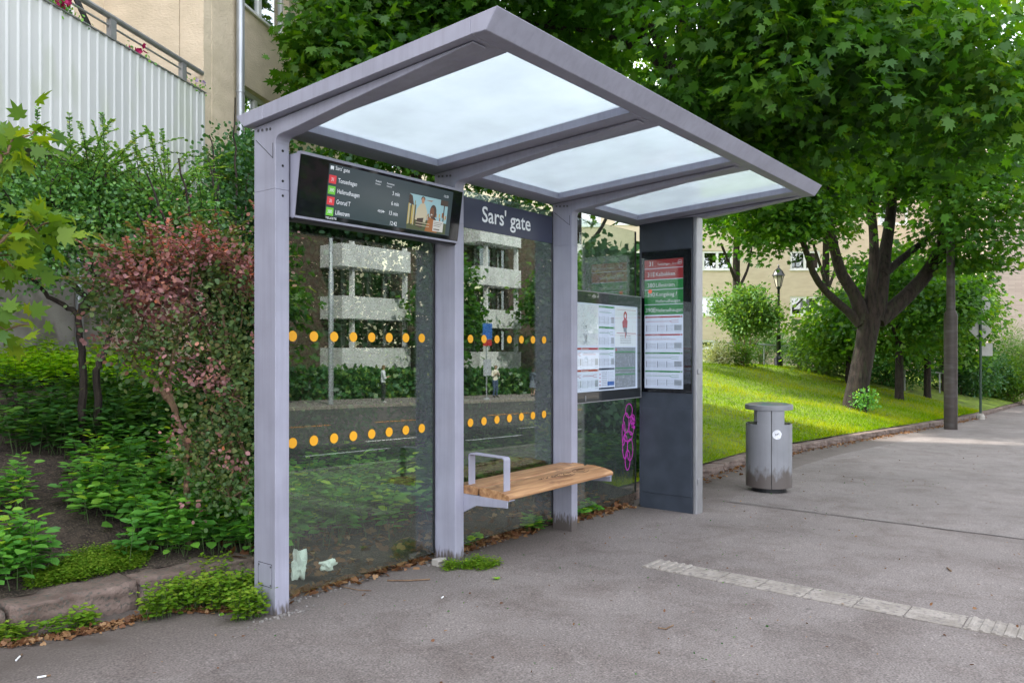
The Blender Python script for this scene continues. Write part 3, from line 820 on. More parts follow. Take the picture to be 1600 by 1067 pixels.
# bracket under the right-hand end of the roof, over the information column
mb = MB()
mb.prism([(7.13, y, z) for y, z in [(3.90, 2.80), (3.27, 2.80), (3.20, 2.775), (2.9, 2.80), (2.30, 2.868), (2.27, ztop(2.27) - .082), (3.90, ztop(3.90) - .082)]][::-1], (.09, 0, 0))
mb.build('cantilever_arm', 'metal', shelter, bevel=.002, seg=1)

# glass back walls with warning dots
def pane(x0, x1, z0, z1, dots, label=None):
    mb = MB(); mb.box((x0, YG, z0), (x1, YG + .008, z1))
    p = mb.build('glass_pane', 'glass', shelter)
    if label: p['label'] = label
    for xe in (x0 - .004, x1 - .006):
        eb = MB(); eb.box((xe, YG - .004, z0), (xe + .010, YG + .012, z1)); eb.build('edge_strip', 'black', p)
    if dots:
        for zc in (1.577, .932):
            for xd in dots:
                db = MB(); db.tube([(xd, YG - .0012, zc), (xd, YG - .0004, zc)], .032, 24)
                db.build('warning_dot', 'orange', p)
    return p
g1 = pane(XP[0] + PW + .01, XP[1] - .01, .017, 2.27, [2.897 + .1581 * k for k in range(8)])
g2 = pane(XP[1] + PW + .01, XP[2] - .01, .015, 2.71, [4.535 + .1625 * k for k in range(7)])
g3 = pane(XP[2] + PW + .01, 7.145, .02, 2.71, None)
# stop name on the middle pane
mb = MB(); mb.box((XP[1] + PW + .02, YG - .002, 2.425), (XP[2] - .015, YG - .0005, 2.662))
np_ = mb.build('name_strip', 'strip', g2)
Pn = Panel((XP[1] + PW, YG - .003, 2.425), (1, 0, 0), (0, 0, 1))
Pn.text("Sars' gate", .43, .072, .175, .001, 'white', g2, 'stop_name', sx=.97)
# magenta graffiti on the last pane
gb = MB(); Pg = Panel((6.72, YG - .001, .25), (1, 0, 0), (0, 0, 1))
rg = random.Random(5)
def loopline(cx, cy, rx, ry, n=18, ph=0, ex=1.0):
    return [(cx + rx * math.cos(ph + 2 * math.pi * t / n * ex), cy + ry * math.sin(ph + 2 * math.pi * t / n * ex)) for t in range(n + 1)]
for q, a in enumerate([(.28, .62, .07, .07), (.22, .50, .06, .10), (.33, .44, .05, .07), (.26, .36, .09, .05), (.20, .26, .05, .12), (.30, .22, .06, .11), (.25, .12, .05, .10), (.35, .53, .045, .045), (.35, .50, .03, .03), (.17, .4, .03, .12)]):
    Pg.line(gb, loopline(*a), .012, .0004 * (q % 4) + .0004)
Pg.line(gb, [(.33, .56), (.40, .50), (.33, .46), (.40, .44)], .03, .002)
gb.build('graffiti', 'magenta', g3)

# ------------------------------------------------------------------ departure display
disp = empty('departure_display', 'long black electronic departure board listing four buses, hung between the first two posts', 'display', (3.45, 3.70, 2.25))
dx0, dx1 = 2.748, 4.135
tT, tB = Vector((dx0, 3.652, 2.612)), Vector((dx0, 3.705, 2.262))
mb = MB()
mb.prism([(dx0, 3.655, 2.617), (dx0, 3.708, 2.257), (dx0, 3.725, 2.238), (dx0, 3.80, 2.238), (dx0, 3.80, 2.617)], (dx1 - dx0, 0, 0))
hs = mb.build('housing', 'black', disp, bevel=.003, seg=1)
mb = MB()   # aluminium trim round the front
for a, b in ((2.606, 2.622), (2.250, 2.262)):
    f = lambda z: 3.655 + (2.612 - z) * .0146 / .1
    mb.prism([(dx0 - .002, f(a) - .006, a), (dx0 - .002, f(a) + .03, a), (dx0 - .002, f(b) + .03, b), (dx0 - .002, f(b) - .006, b)], (dx1 - dx0 + .004, 0, 0))
mb.prism([(dx0 - .0035, 3.652, 2.614), (dx0 - .0035, 3.705, 2.256), (dx0 - .0035, 3.80, 2.256), (dx0 - .0035, 3.80, 2.614)], (.003, 0, 0))
mb.build('trim', 'metal', disp)
up = (tT - tB); PD = Panel(tB + Vector((0, -.002, 0)), (1, 0, 0), up)
DH = up.length; DW = dx1 - dx0
mb = MB(); PD.rect(mb, .004, .004, DW - .004, DH - .004, .0010)
scr_glass = mb.build('screen_glass', 'blackgloss', disp)
scr_bg = flat('screen_lit', (0.03, 0.042, 0.05), .12, emit=.2)
d_red = flat('screen_red', (0.42, 0.03, 0.04), .3, emit=.22)
d_grn = flat('screen_green', (0.10, 0.34, 0.03), .3, emit=.2)
d_wht = flat('screen_white', (0.50, 0.52, 0.56), .3, emit=.22)
c0, c1 = .205, 1.285
mb = MB(); PD.rect(mb, c0, .028, c1, DH - .022, .0018)
scr = mb.build('screen', scr_bg, disp)
rows = [('31', 'Tonsenhagen', '3 min', d_red), ('390', 'Hellerudhaugen', '6 min', d_grn), ('31', 'Grorud T', '13 min', d_red), ('380', 'Lillestr\u00f8m', '12:42', d_grn)]
for r_, (num, dest, t_, c_) in enumerate(rows):
    b = DH - .125 - r_ * .063
    mb = MB(); PD.rect(mb, c0 + .006, b - .010, c0 + .060, b + .038, .0024)
    mb.build('route_badge', c_, disp)
    PD.text(num, c0 + .033, b + .004, .030, .003, d_wht, disp, 'route_number', 'CENTER', .80)
    PD.text(dest, c0 + .074, b + .002, .038, .003, d_wht, disp, 'destination', 'LEFT', .72)
    PD.text(t_, .785, b - .004, .036, .003, d_wht, disp, 'departure_time', 'RIGHT', .82)
PD.text("Sars' gate", c0 + .045, DH - .052, .032, .003, d_wht, disp, 'screen_heading', sx=.9)
mb = MB()
PD.rect(mb, c0 + .010, DH - .052, c0 + .034, DH - .034, .0024); PD.rect(mb, c0 + .012, DH - .057, c0 + .017, DH - .052, .0024); PD.rect(mb, c0 + .027, DH - .057, c0 + .032, DH - .052, .0024)
mb.build('bus_icon', d_wht, disp)
PD.text('12:34', .610, DH - .125 - 2 * .063, .024, .003, d_wht, disp, 'struck_time')
mb = MB(); PD.rect(mb, .608, DH - .125 - 2 * .063 + .007, .672, DH - .125 - 2 * .063 + .0095, .0034); mb.build('strike_line', d_wht, disp)
PD.text('Rutetid', .570, DH - .068, .016, .003, d_wht, disp, 'column_heading'); PD.text('Schedule', .570, DH - .084, .012, .003, d_wht, disp, 'column_heading')
PD.text('Forventet', .665, DH - .068, .016, .003, d_wht, disp, 'column_heading'); PD.text('Expected', .665, DH - .084, .012, .003, d_wht, disp, 'column_heading')
PD.text('12:33', 1.190, DH - .070, .022, .005, d_wht, disp, 'clock')
PD.text('TELESTE', c0 + .004, .010, .018, .003, d_wht, disp, 'maker_name', sx=1.3)
# advertisement picture: two laughing people in a sunny street, as flat colour shapes
ac = {k: flat('advert_' + k, tuple(q * .62 for q in c), .25, emit=.12) for k, c in dict(sky=(.38, .60, .66), yel=(.60, .45, .13), pale=(.66, .58, .42), drk=(.09, .06, .05), skin=(.55, .30, .19), skin2=(.22, .10, .06), grn=(.10, .12, .06), org=(.42, .16, .06), wht=(.72, .70, .66), olive=(.30, .26, .08)).items()}
keys = list(ac)
mb = MB(); A0, A1, B0, B1 = .870, 1.245, .032, .262
k_ = lambda n: keys.index(n)
PD.rect(mb, A0, B0, A1, B1, .0024, k_('sky'))
PD.rect(mb, A0, B0, A1, B0 + .075, .0026, k_('grn'))
for q in range(26):
    a = A0 + .17 + .19 * random.random(); b = B0 + .07 + .05 * random.random(); s_ = .006 + .012 * random.random()
    PD.rect(mb, a, b, min(A1, a + s_), b + s_ * 2.2, .0027, k_(random.choice(['pale', 'org', 'wht', 'drk', 'yel'])))
for q in range(9):
    a = A0 + .008 * q
    PD.rect(mb, a, B0 + .03 + .004 * (q % 3), a + .0075, B0 + .17 + .02 * math.sin(q * 2), .0028, k_(['yel', 'pale', 'olive', 'drk', 'yel'][q % 5]))
PD.poly(mb, [(A0, .20), (A0 + .05, .19), (A0 + .03, .25), (A0, .262)], .0029, k_('drk'))
PD.poly(mb, [(A0 + .07, .10), (A0 + .17, .09), (A0 + .18, .16), (A0 + .15, .215), (A0 + .11, .21), (A0 + .08, .17)], .0030, k_('pale'))
PD.poly(mb, loopline(A0 + .13, .232, .014, .020, 14)[:-1], .0032, k_('skin')); PD.poly(mb, loopline(A0 + .13, .243, .019, .016, 14)[:-1], .0031, k_('drk'))
PD.poly(mb, [(A0 + .08, .06), (A0 + .14, .05), (A0 + .15, .12), (A0 + .09, .11)], .0033, k_('drk'))
PD.poly(mb, [(A0 + .17, .035), (A0 + .29, .035), (A0 + .27, .12), (A0 + .20, .13)], .0034, k_('org'))
PD.poly(mb, loopline(A0 + .235, .170, .032, .048, 16)[:-1], .0035, k_('drk')); PD.poly(mb, [(A0 + .24, .15), (A0 + .28, .11), (A0 + .275, .07), (A0 + .25, .09)], .0036, k_('drk'))
PD.poly(mb, loopline(A0 + .225, .165, .021, .034, 16)[:-1], .0037, k_('skin2')); PD.poly(mb, loopline(A0 + .222, .150, .009, .005, 10)[:-1], .0039, k_('wht'))
PD.poly(mb, [(A0 + .15, .238), (A0 + .23, .245), (A0 + .21, .235)], .0031, k_('org'))
PD.rect(mb, A0 + .335, .10, A0 + .345, .24, .0031, k_('drk')); PD.rect(mb, A0 + .30, .225, A1, B1, .0032, k_('drk'))
PD.rect(mb, A0 + .245, B0 + .012, A0 + .345, B0 + .085, .0042, k_('wht'))
for q in range(3): PD.rect(mb, A0 + .252, B0 + .07 - q * .012, A0 + .335 - .01 * q, B0 + .073 - q * .012, .0045, k_('drk'))
for q in range(5): PD.rect(mb, A0 + .255 + q * .012, B0 + .020, A0 + .264 + q * .012, B0 + .030, .0045, k_('drk'))
for q in range(2): PD.rect(mb, A0 + .08, B0 + .05 - q * .018, A0 + .21, B0 + .054 - q * .018, .0045, k_('pale'))
mb.build('advert_picture', [ac[k] for k in keys], disp)

# ------------------------------------------------------------------ bench
bench = empty('bench', 'slatted wooden bench with one grey armrest, hung between the second and third posts', 'bench', (4.95, 3.6, .45))
bx0, bx1 = 4.245, 5.655
def plank(y0, y1, prof):
    mb = MB(); n = 14
    segs = [bx0 + (bx1 - bx0) * i / n for i in range(n + 1)]
    vs = []; fs = []
    k = len(prof)
    for x in segs:
        for y, z in prof: vs.append((x, y, z))
    for i in range(n):
        for j in range(k):
            a = i * k + j; b = i * k + (j + 1) % k
            fs.append((a, b, b + k, a + k))
    fs.append(tuple(range(k))); fs.append(tuple(range(n * k, (n + 1) * k))[::-1])
    mb.add(vs, fs)
    return mb.build('plank', 'wood', bench, bevel=.004, smooth=True)
plank(3.33, 3.59, [(3.33, .447), (3.327, .468), (3.345, .480), (3.42, .497), (3.52, .508), (3.582, .508), (3.588, .50), (3.588, .458), (3.56, .450)])
plank(3.615, 3.87, [(3.615, .458), (3.613, .50), (3.62, .509), (3.70, .511), (3.86, .505), (3.868, .495), (3.868, .455)])
for xb, s_ in ((bx0 - .008, 1), (bx1 - .07, 1)):
    mb = MB()
    x_a, x_b = xb, xb + .012
    if xb > 5: x_a, x_b = bx1 - .02, bx1 - .008
    mb.prism([(x_a, 3.90, .449), (x_a, 3.335, .4395), (x_a, 3.335, .395), (x_a, 3.62, .378), (x_a, 3.735, .32), (x_a, 3.90, .32)], (x_b - x_a, 0, 0))
    if xb < 5: mb.prism([(x_a, 3.33, .4385), (x_a, 3.33, .445), (x_a, 3.90, .4545), (x_a, 3.90, .448)], (.085, 0, 0))
    else: mb.prism([(x_b - .085, 3.33, .4385), (x_b - .085, 3.33, .445), (x_b - .085, 3.90, .4545), (x_b - .085, 3.90, .448)], (.085, 0, 0))
    mb.build('bracket', 'metal', bench, bevel=.002, seg=1)
mb = MB()   # armrest: one flat bar bent into an arch
ax0, ax1 = 4.292, 4.362
bar = [(3.405, .495), (3.405, .715), (3.412, .728), (3.425, .733), (3.72, .741), (3.734, .736), (3.740, .722), (3.740, .50)]
inn = [(3.413, .495), (3.413, .712), (3.418, .721), (3.427, .725), (3.718, .733), (3.727, .729), (3.732, .719), (3.732, .50)]
vs = []; fs = []
for x in (ax0, ax1):
    for y, z in bar: vs.append((x, y, z))
    for y, z in inn: vs.append((x, y, z))
nb = len(bar)
for i in range(nb - 1):
    fs += [(i, i + 1, nb + i + 1, nb + i), (2 * nb + i + 1, 2 * nb + i, 3 * nb + i, 3 * nb + i + 1), (i + 1, i, 2 * nb + i, 2 * nb + i + 1), (nb + i, nb + i + 1, 3 * nb + i + 1, 3 * nb + i)]
mb.add(vs, fs); mb.build('armrest', 'metal', bench, bevel=.0015, seg=1)
# scribbles on the front plank
for cx, cy, rx, ry in ((5.38, 3.47, .10, .05), (5.38, 3.47, .05, .025), (5.15, 3.46, .11, .045), (5.17, 3.46, .05, .02), (5.0, 3.47, .03, .01)):
    sb = MB(); pts = loopline(cx, cy, rx, ry, 26, .4, .85)
    for (a, b), (c_, d_) in zip(pts[:-1], pts[1:]):
        zf_ = lambda y: .4975 + (y - 3.42) * .11 + .0012
        sb.tube([(a, b, zf_(b)), (c_, d_, zf_(d_))], .0016, 4)
    sb.build('scribble', 'hole', bench)
sb = MB()
for q in range(12):
    a = 4.8 + .03 * q + .01 * random.random(); b = 3.47 + .02 * random.random()
    zf_ = lambda y: .4975 + (y - 3.42) * .11 + .0012
    sb.tube([(a, b, zf_(b)), (a + .03, b - .02 + .04 * random.random(), zf_(b) + .0005)], .0016, 4)
sb.build('scribble', 'hole', bench)

# ------------------------------------------------------------------ poster helpers
def greek(PN, mb, a0, a1, b, h, w, m, seed, dens=.8):
    r = random.Random(seed); a = a0
    while a < a1 - h * .5:
        l = h * r.uniform(.8, 4.0)
        l = min(l, a1 - a)
        PN.rect(mb, a, b, a + l, b + h * .6, w, m); a += l + h * .45 / dens
def schedule(PN, mb, a0, b0, a1, b1, w, line, seed):
    """one route sheet: coloured header bar, line diagram and three columns of times"""
    W = a1 - a0; H = b1 - b0; q = random.Random(seed)
    PN.rect(mb, a0, b1 - .10 * H, a1, b1, w, line)
    greek(PN, mb, a0 + .03 * W, a0 + .4 * W, b1 - .07 * H, .03 * H, w + .0003, 1, seed)
    PN.rect(mb, a1 - .06 * W, b1 - .07 * H, a1 - .03 * W, b1 - .03 * H, w + .0003, 1)
    yb = b1 - .33 * H
    fork = q.random() < .5
    PN.line(mb, [(a0 + .03 * W, yb), (a0 + (.66 if fork else .82) * W, yb)], .02 * H, w, line)
    if fork:
        PN.line(mb, [(a0 + .66 * W, yb), (a0 + .72 * W, yb + .06 * H), (a0 + .9 * W, yb + .06 * H)], .02 * H, w, line)
        PN.line(mb, [(a0 + .66 * W, yb), (a0 + .72 * W, yb - .06 * H), (a0 + .9 * W, yb - .06 * H)], .02 * H, w, line)
    for i in range(14):
        a = a0 + (.05 + .045 * i) * W
        PN.line(mb, [(a, yb + .03 * H), (a + .05 * W, yb + .10 * H)], .008 * H, w, 2)
    for a, b_, c_ in ((.03, .30, 3), (.33, .55, 3), (.58, .76, 3)):
        top = b0 + .46 * H
        PN.rect(mb, a0 + a * W, b0 + .08 * H, a0 + a * W + .012 * W, top, w, 7)
        for r_ in range(9):
            if q.random() < .9: greek(PN, mb, a0 + (a + .02) * W, a0 + b_ * W, top - (r_ + 1) * .04 * H, .022 * H, w, 3, seed * 50 + r_)
    PN.rect(mb, a0 + .78 * W, b0 + .12 * H, a1 - .02 * W, b0 + .46 * H, w, 3)
    for r_ in range(5): greek(PN, mb, a0 + .8 * W, a1 - .04 * W, b0 + (.16 + .06 * r_) * H, .022 * H, w + .0003, 2, seed * 77 + r_)
    greek(PN, mb, a1 - .2 * W, a1 - .03 * W, b0 + .03 * H, .025 * H, w, 7, seed + 9)
PM = ['paper', 'white', 'grey1', 'grey2', 'red', 'green', 'blueprint', 'navyprint']

# ------------------------------------------------------------------ timetable case
case = empty('timetable_case', 'wide black framed glass case of maps and timetables mounted beside the information column', 'notice board', (6.4, 3.84, 1.0))
cx0, cx1, cz0, cz1, cy = 5.748, 7.07, 1.005, 2.03, 3.832
mb = MB(); mb.box((cx0, cy, cz0), (cx1, 3.925, cz1)); mb.build('case_body', 'black', case, bevel=.006)
PC = Panel((cx0, cy - .0005, cz0), (1, 0, 0), (0, 0, 1)); CW = cx1 - cx0; CH = cz1 - cz0
mb = MB(); t = .008
for r_ in ((0, 0, CW, t), (0, CH - t, CW, CH), (0, t, t, CH - t), (CW - t, t, CW, CH - t)):
    mb.obox(PC.p(r_[0], r_[1], .0), PC.u * (r_[2] - r_[0]), PC.v * (r_[3] - r_[1]), PC.w * .006)
mb.build('frame', 'alu', case)
mb = MB(); w = .002
a0, a1, b0, b1 = .06, 1.245, .10, .915
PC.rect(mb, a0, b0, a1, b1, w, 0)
# two columns of sheets, a district map, a notice and a photo panel
c = [a0 + .01, .215, .505, .800, 1.225]
w2 = w + .0006
for i, b in enumerate((b0 + .02, b0 + .22)):
    schedule(PC, mb, c[0], b, c[1] - .008, b + .185, w2, 4, 11 + i)
    schedule(PC, mb, c[1], b, c[2] - .008, b + .185, w2, 4, 21 + i)
# map
r5 = random.Random(3)
PC.rect(mb, c[0], b0 + .425, c[2] - .01, b1 - .012, w2, 1)
for q in range(700):
    a = c[0] + (c[2] - .03 - c[0]) * r5.random(); b = b0 + .43 + .37 * r5.random(); l = .004 + .010 * r5.random(); an = r5.random() * 3.14
    PC.line(mb, [(a, b), (a + l * math.cos(an), min(b1 - .013, b + l * math.sin(an)))], .0016, w2 + .0004, r5.choice([2, 3, 3, 7, 4, 6, 2]))
for q in range(60):
    a = c[0] + .06 * r5.random() + .16; b = b0 + .43 + .2 * r5.random()
    PC.rect(mb, a, b, a + .012, b + .008, w2 + .0003, 3)
for i, b in enumerate((b0 + .22, b0 + .42, b0 + .615)):
    schedule(PC, mb, c[2], b, c[3] - .01, b + .185, w2, 5, 31 + i)
# info sheet with blue box
PC.rect(mb, c[2], b0 + .195, c[3] - .01, b0 + .213, w2, 7)
PC.rect(mb, c[2], b0 + .012, c[3] - .01, b0 + .03, w2, 7)
for q in range(8): greek(PC, mb, c[2] + .05, c[2] + .15, b0 + .17 - q * .017, .008, w2, 2, 200 + q); greek(PC, mb, c[2] + .17, c[3] - .02, b0 + .17 - q * .013, .007, w2, 3, 230 + q)
for q in range(4): PC.rect(mb, c[2] + .012, b0 + .15 - q * .034, c[2] + .028, b0 + .162 - q * .034, w2, 4)
PC.rect(mb, c[2] + .155, b0 + .045, c[3] - .015, b0 + .085, w2 + .0004, 6)
# notice with a small standing figure in a red hood
PC.rect(mb, c[3], b0 + .42, c[4], b1 - .012, w2, 1)
fx, fz = c[3] + .20, b0 + .72
PC.poly(mb, loopline(fx, fz, .035, .045, 14)[:-1], w2 + .0004, 4)
PC.poly(mb, loopline(fx, fz - .002, .016, .022, 12)[:-1], w2 + .0008, 1)
PC.poly(mb, [(fx - .05, fz - .12), (fx + .035, fz - .12), (fx + .045, fz - .05), (fx + .02, fz - .03), (fx - .02, fz - .03), (fx - .06, fz - .06)], w2 + .0006, 4)
PC.poly(mb, [(fx - .03, fz - .16), (fx + .02, fz - .16), (fx + .03, fz - .115), (fx - .04, fz - .115)], w2 + .0010, 2)
PC.rect(mb, fx - .006, fz - .22, fx + .008, fz - .16, w2 + .0006, 4)
PC.rect(mb, fx + .012, fz - .19, fx + .028, fz - .15, w2 + .0006, 7)
for q in range(5): greek(PC, mb, c[3] + .1, c[4] - .11, b0 + .52 - q * .018, .010, w2 + .0004, 2, 300 + q)
PC.rect(mb, c[3] + .03, b0 + .545, c[4] - .01, b0 + .551, w2 + .0004, 4); PC.rect(mb, c[3] + .03, b0 + .775, c[4] - .01, b0 + .778, w2 + .0004, 4)
# dense night-map panel
PC.rect(mb, c[3], b0 + .015, c[4] - .02, b0 + .41, w2, 2)
for q in range(650):
    a = c[3] + (c[4] - .04 - c[3]) * r5.random(); b = b0 + .02 + .375 * r5.random()
    s_ = .003 + .006 * r5.random(); PC.rect(mb, a, b, a + s_, b + s_ * .7, w2 + .0005, r5.choice([3, 3, 1, 7, 2, 3, 0]))
for b in (b0 + .36, b0 + .20, b0 + .14): PC.rect(mb, c[3] + .005, b, c[4] - .025, b + .012, w2 + .0009, 5)
PC.rect(mb, c[3] + .012, b0 + .372, c[3] + .032, b0 + .398, w2 + .0012, 4)
mb.build('poster_sheet', PM, case)
mb = MB(); PC.rect(mb, t, t, CW - t, CH - t, .0055); mb.build('case_glass', glassmat('case_glass', (.86, .9, .92), 1.5, 1.1, 0.02), case)
mb = MB(); mb.box((cx0 + .26, cy - .012, cz0 + .02), (cx0 + .27, cy - .006, cz0 + .065)); mb.build('lock', 'alu', case)

# ------------------------------------------------------------------ information column
tot = empty('information_column', 'tall dark slate information column with a red and green route list and lit timetable poster', 'information column', (7.28, 3.59, zg(7.28)))
tx, ty0, ty1, tzb, tzt = 7.155, 3.285, 3.895, zg(7.2) - .03, 2.805
mb = MB(); mb.box((tx, ty0 + .02, tzb), (tx + .15, ty1, tzt)); mb.build('column_body', 'metal_dark', tot, bevel=.004)
mb = MB(); mb.box((tx + .004, ty0 - .022, tzb), (tx + .15, ty0 + .0195, tzt)); mb.build('edge_profile', 'alu', tot, bevel=.010)
PT = Panel((tx - .0008, ty1, 0), (0, -1, 0), (0, 0, 1))
for za, hh_ in ((tzb + .19, .865), (2.50, .295)):
    mb = MB(); mb.obox(PT.p(.035, za, 0), PT.u * .545, PT.v * hh_, PT.w * .006); mb.build('cover_panel', 'metal_dark', tot, bevel=.002, seg=1)
mb = MB(); mb.obox(PT.p(.030, 1.060, 0), PT.u * .555, PT.v * 1.43, PT.w * .008); mb.build('poster_window', 'blackgloss', tot, bevel=.002, seg=1)
a0, a1, b0, b1 = .067, .495, 1.10, 2.405
w = .009
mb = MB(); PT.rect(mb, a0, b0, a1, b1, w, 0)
W = a1 - a0
heads = [(2.405, 2.318, 4), (2.312, 2.205, 4), (2.199, 2.103, 5), (2.097, 1.952, 5), (1.946, 1.845, 5)]
for t_, b_, m_ in heads: PT.rect(mb, a0, b_, a1, t_, w + .0006, m_)
for j, bb in enumerate((1.115, 1.300, 1.485, 1.665)):
    schedule(PT, mb, a0 + .008, bb, a1 - .008, bb + .165, w + .0006, 5 if j < 2 else 4, 400 + j)
PT.line(mb, loopline(a1 - .035, 2.365, .022, .022, 22), .004, w + .0012, 1)
PT.rect(mb, a1 - .05, 2.360, a1 - .02, 2.370, w + .0012, 1)
PT.poly(mb, loopline(a0 + .065, 2.085, .022, .022, 8)[:-1], w + .003, 8)
mb.build('timetable_poster', PM + [flat('orange_sticker', (.85, .09, .02), .5, emit=.1)], tot)
for s_, a_, b_, z_ in (('31', .05, 2.345, .060), ('31E', .03, 2.235, .062), ('380', .03, 2.125, .062), ('390', .03, 2.030, .062), ('390E', .008, 1.872, .062)):
    PT.text(s_, a0 + a_, b_, z_, w + .0013, 'white', tot, 'route_number', sx=.95)
for s_, a_, b_, z_ in (('Tonsenhagen - Grorud', .145, 2.347, .028), ('Kalbakken', .125, 2.237, .056), ('Lillestr\u00f8m', .125, 2.127, .056), ('Kongskog /', .125, 2.032, .056), ('Hellerudhaugen', .125, 1.968, .046), ('Hellerudhaugen', .125, 1.875, .050)):
    PT.text(s_, a0 + a_, b_, z_, w + .0013, 'white', tot, 'destination', sx=.93)
mb = MB(); PT.rect(mb, .035, 1.065, .580, 2.485, .0145); mb.build('poster_glass', glassmat('poster_glass', (.84, .88, .9), 1.5, 1.0, 0.02), tot)
for z in (1.25, .17):
    mb = MB(); mb.box((tx + .02, ty0 - .034, z), (tx + .07, ty0 - .023, z + .05)); mb.build('latch', 'alu', tot, bevel=.003)

# ------------------------------------------------------------------ litter bin
bxc, byc = 9.16, 3.26; bz = zg(bxc) + .004
binr = empty('litter_bin', 'grey steel litter bin with round cap and side openings, torn white sticker on its front', 'litter bin', (bxc, byc, bz))
Rr = .262
mb = MB(); mb.lathe([(.20, .0), (.20, .07)], (bxc, byc, bz), 32); mb.build('base', 'black', binr)
def shell(seg0, seg1, z0, z1, r, n=16, th=.012):
    vs = []; fs = []
    for i in range(n + 1):
        a = seg0 + (seg1 - seg0) * i / n
        for rr, z in ((r, z0), (r, z1), (r - th, z1), (r - th, z0)):
            vs.append((bxc + rr * math.cos(a), byc + rr * math.sin(a), bz + z))
    for i in range(n):
        for j in range(4):
            a = i * 4 + j; b = i * 4 + (j + 1) % 4
            fs.append((a, b, b + 4, a + 4))
    fs += [(0, 1, 2, 3), (n * 4 + 3, n * 4 + 2, n * 4 + 1, n * 4)]
    return vs, fs
fa = math.atan2(-byc, -bxc)          # towards the photographer
seam = fa + .12
mb = MB()
mb.add(*shell(seam + .006, seam + math.pi, .06, .80, Rr, 28)); 
mb.add(*shell(seam + math.pi, seam + 2 * math.pi - .006, .06, .80, Rr, 28))
body = mb.build('body', 'bin', binr, smooth=True)
for sc in (fa + .10, fa + .10 + math.pi):
    mb = MB(); mb.add(*shell(sc - .62, sc + .62, .80, .968, Rr - .002, 14)); mb.build('neck', 'bin', binr, smooth=True)
mb = MB(); mb.lathe([(.22, .55), (.22, .80)], (bxc, byc, bz), 28); mb.build('inner_liner', 'black', binr)
mb = MB(); mb.lathe([(.270, .965), (.272, .972), (.272, 1.018), (.262, 1.024)], (bxc, byc, bz), 40); cap = mb.build('cap', 'bin', binr, smooth=True)
mb = MB(); mb.lathe([(.250, 1.024), (.22, 1.034), (.12, 1.042)], (bxc, byc, bz), 36); mb.build('cap_top', 'bin_lid', cap, smooth=True)
mb = MB()
mb.tube([(bxc + (Rr) * math.cos(seam), byc + Rr * math.sin(seam), bz + .06), (bxc + Rr * math.cos(seam), byc + Rr * math.sin(seam), bz + .965)], .004, 6)
mb.build('seam', 'hole', binr)
mb = MB(); pts = []
rs = random.Random(4)
for k in range(22):
    an = 2 * math.pi * k / 22; r_ = .056 * (1 - (.18 * rs.random() if k < 5 or k > 19 else .02 * rs.random()))
    aa = fa + .36 + r_ * math.cos(an) / Rr
    pts.append((bxc + (Rr + .002) * math.cos(aa), byc + (Rr + .002) * math.sin(aa), bz + .69 + r_ * math.sin(an)))
mb.face(pts)
mb.build('sticker', mat('torn_sticker', (.55, .56, .62), (.72, .73, .78), scale=30, rough=.6), binr)
mb = MB(); aa = fa + .36
for k in range(4):
    a1_, z1_ = aa - .02 - .02 * k, bz + .685 + .006 * k
    mb.tube([(bxc + (Rr + .004) * math.cos(aa + .08 - .05 * k), byc + (Rr + .004) * math.sin(aa + .08 - .05 * k), bz + .70 - .01 * k + .01), (bxc + (Rr + .004) * math.cos(a1_), byc + (Rr + .004) * math.sin(a1_), z1_)], .002, 4)
mb.build('sticker_mark', 'hole', binr)

# ------------------------------------------------------------------ pole, road sign, lantern, railings
px_, py_ = 22.64, 3.36; pz = zg(px_)
pole = empty('street_pole', 'thick dark brown steel pole on the pavement edge, its top half lost in the maple', 'pole', (px_, py_, pz))
mb = MB(); mb.lathe([(.158, -.1), (.158, 2.86), (.150, 2.95), (.118, 3.03)], (px_, py_, pz), 28); mb.build('pole_base', 'pole', pole, smooth=True)
mb = MB(); mb.lathe([(.105, 3.03), (.095, 4.9)], (px_, py_, pz), 20); mb.build('pole_shaft', 'pole', pole, smooth=True)

sx_, sy_ = 28.5, 3.40; sz = zg(sx_) + .0
sgn = empty('road_sign', 'green post with a round, a diamond and a square sign seen from the back', 'road sign', (sx_, sy_, sz))
mb = MB(); mb.tube([(sx_, sy_, sz - .1), (sx_, sy_, sz + 3.95)], .038, 12); mb.build('post', 'greenpole', sgn, smooth=True)
mb = MB(); mb.lathe([(.13, 0), (.12, .12), (.07, .2)], (sx_, sy_, sz - .01), 10); mb.build('foot', 'concrete', sgn)
PS = Panel((sx_ + .045, sy_ + .0, 0), Vector((.62, -.785, 0)), (0, 0, 1))
def plate(name, pts, parent):
    mb = MB(); mb.prism([PS.p(a, b, 0) for a, b in pts], PS.w * -.02); return mb.build(name, 'sign_back', parent)
zc = sz + 3.60
plate('round_sign', loopline(.0, zc, .31, .31, 28)[:-1], sgn)
plate('diamond_sign', [(0, zc - 1.16), (.37, zc - .79), (0, zc - .42), (-.37, zc - .79)], sgn)
plate('square_sign', [(.02, zc - 1.60), (.38, zc - 1.60), (.38, zc - 1.20), (.02, zc - 1.20)], sgn)

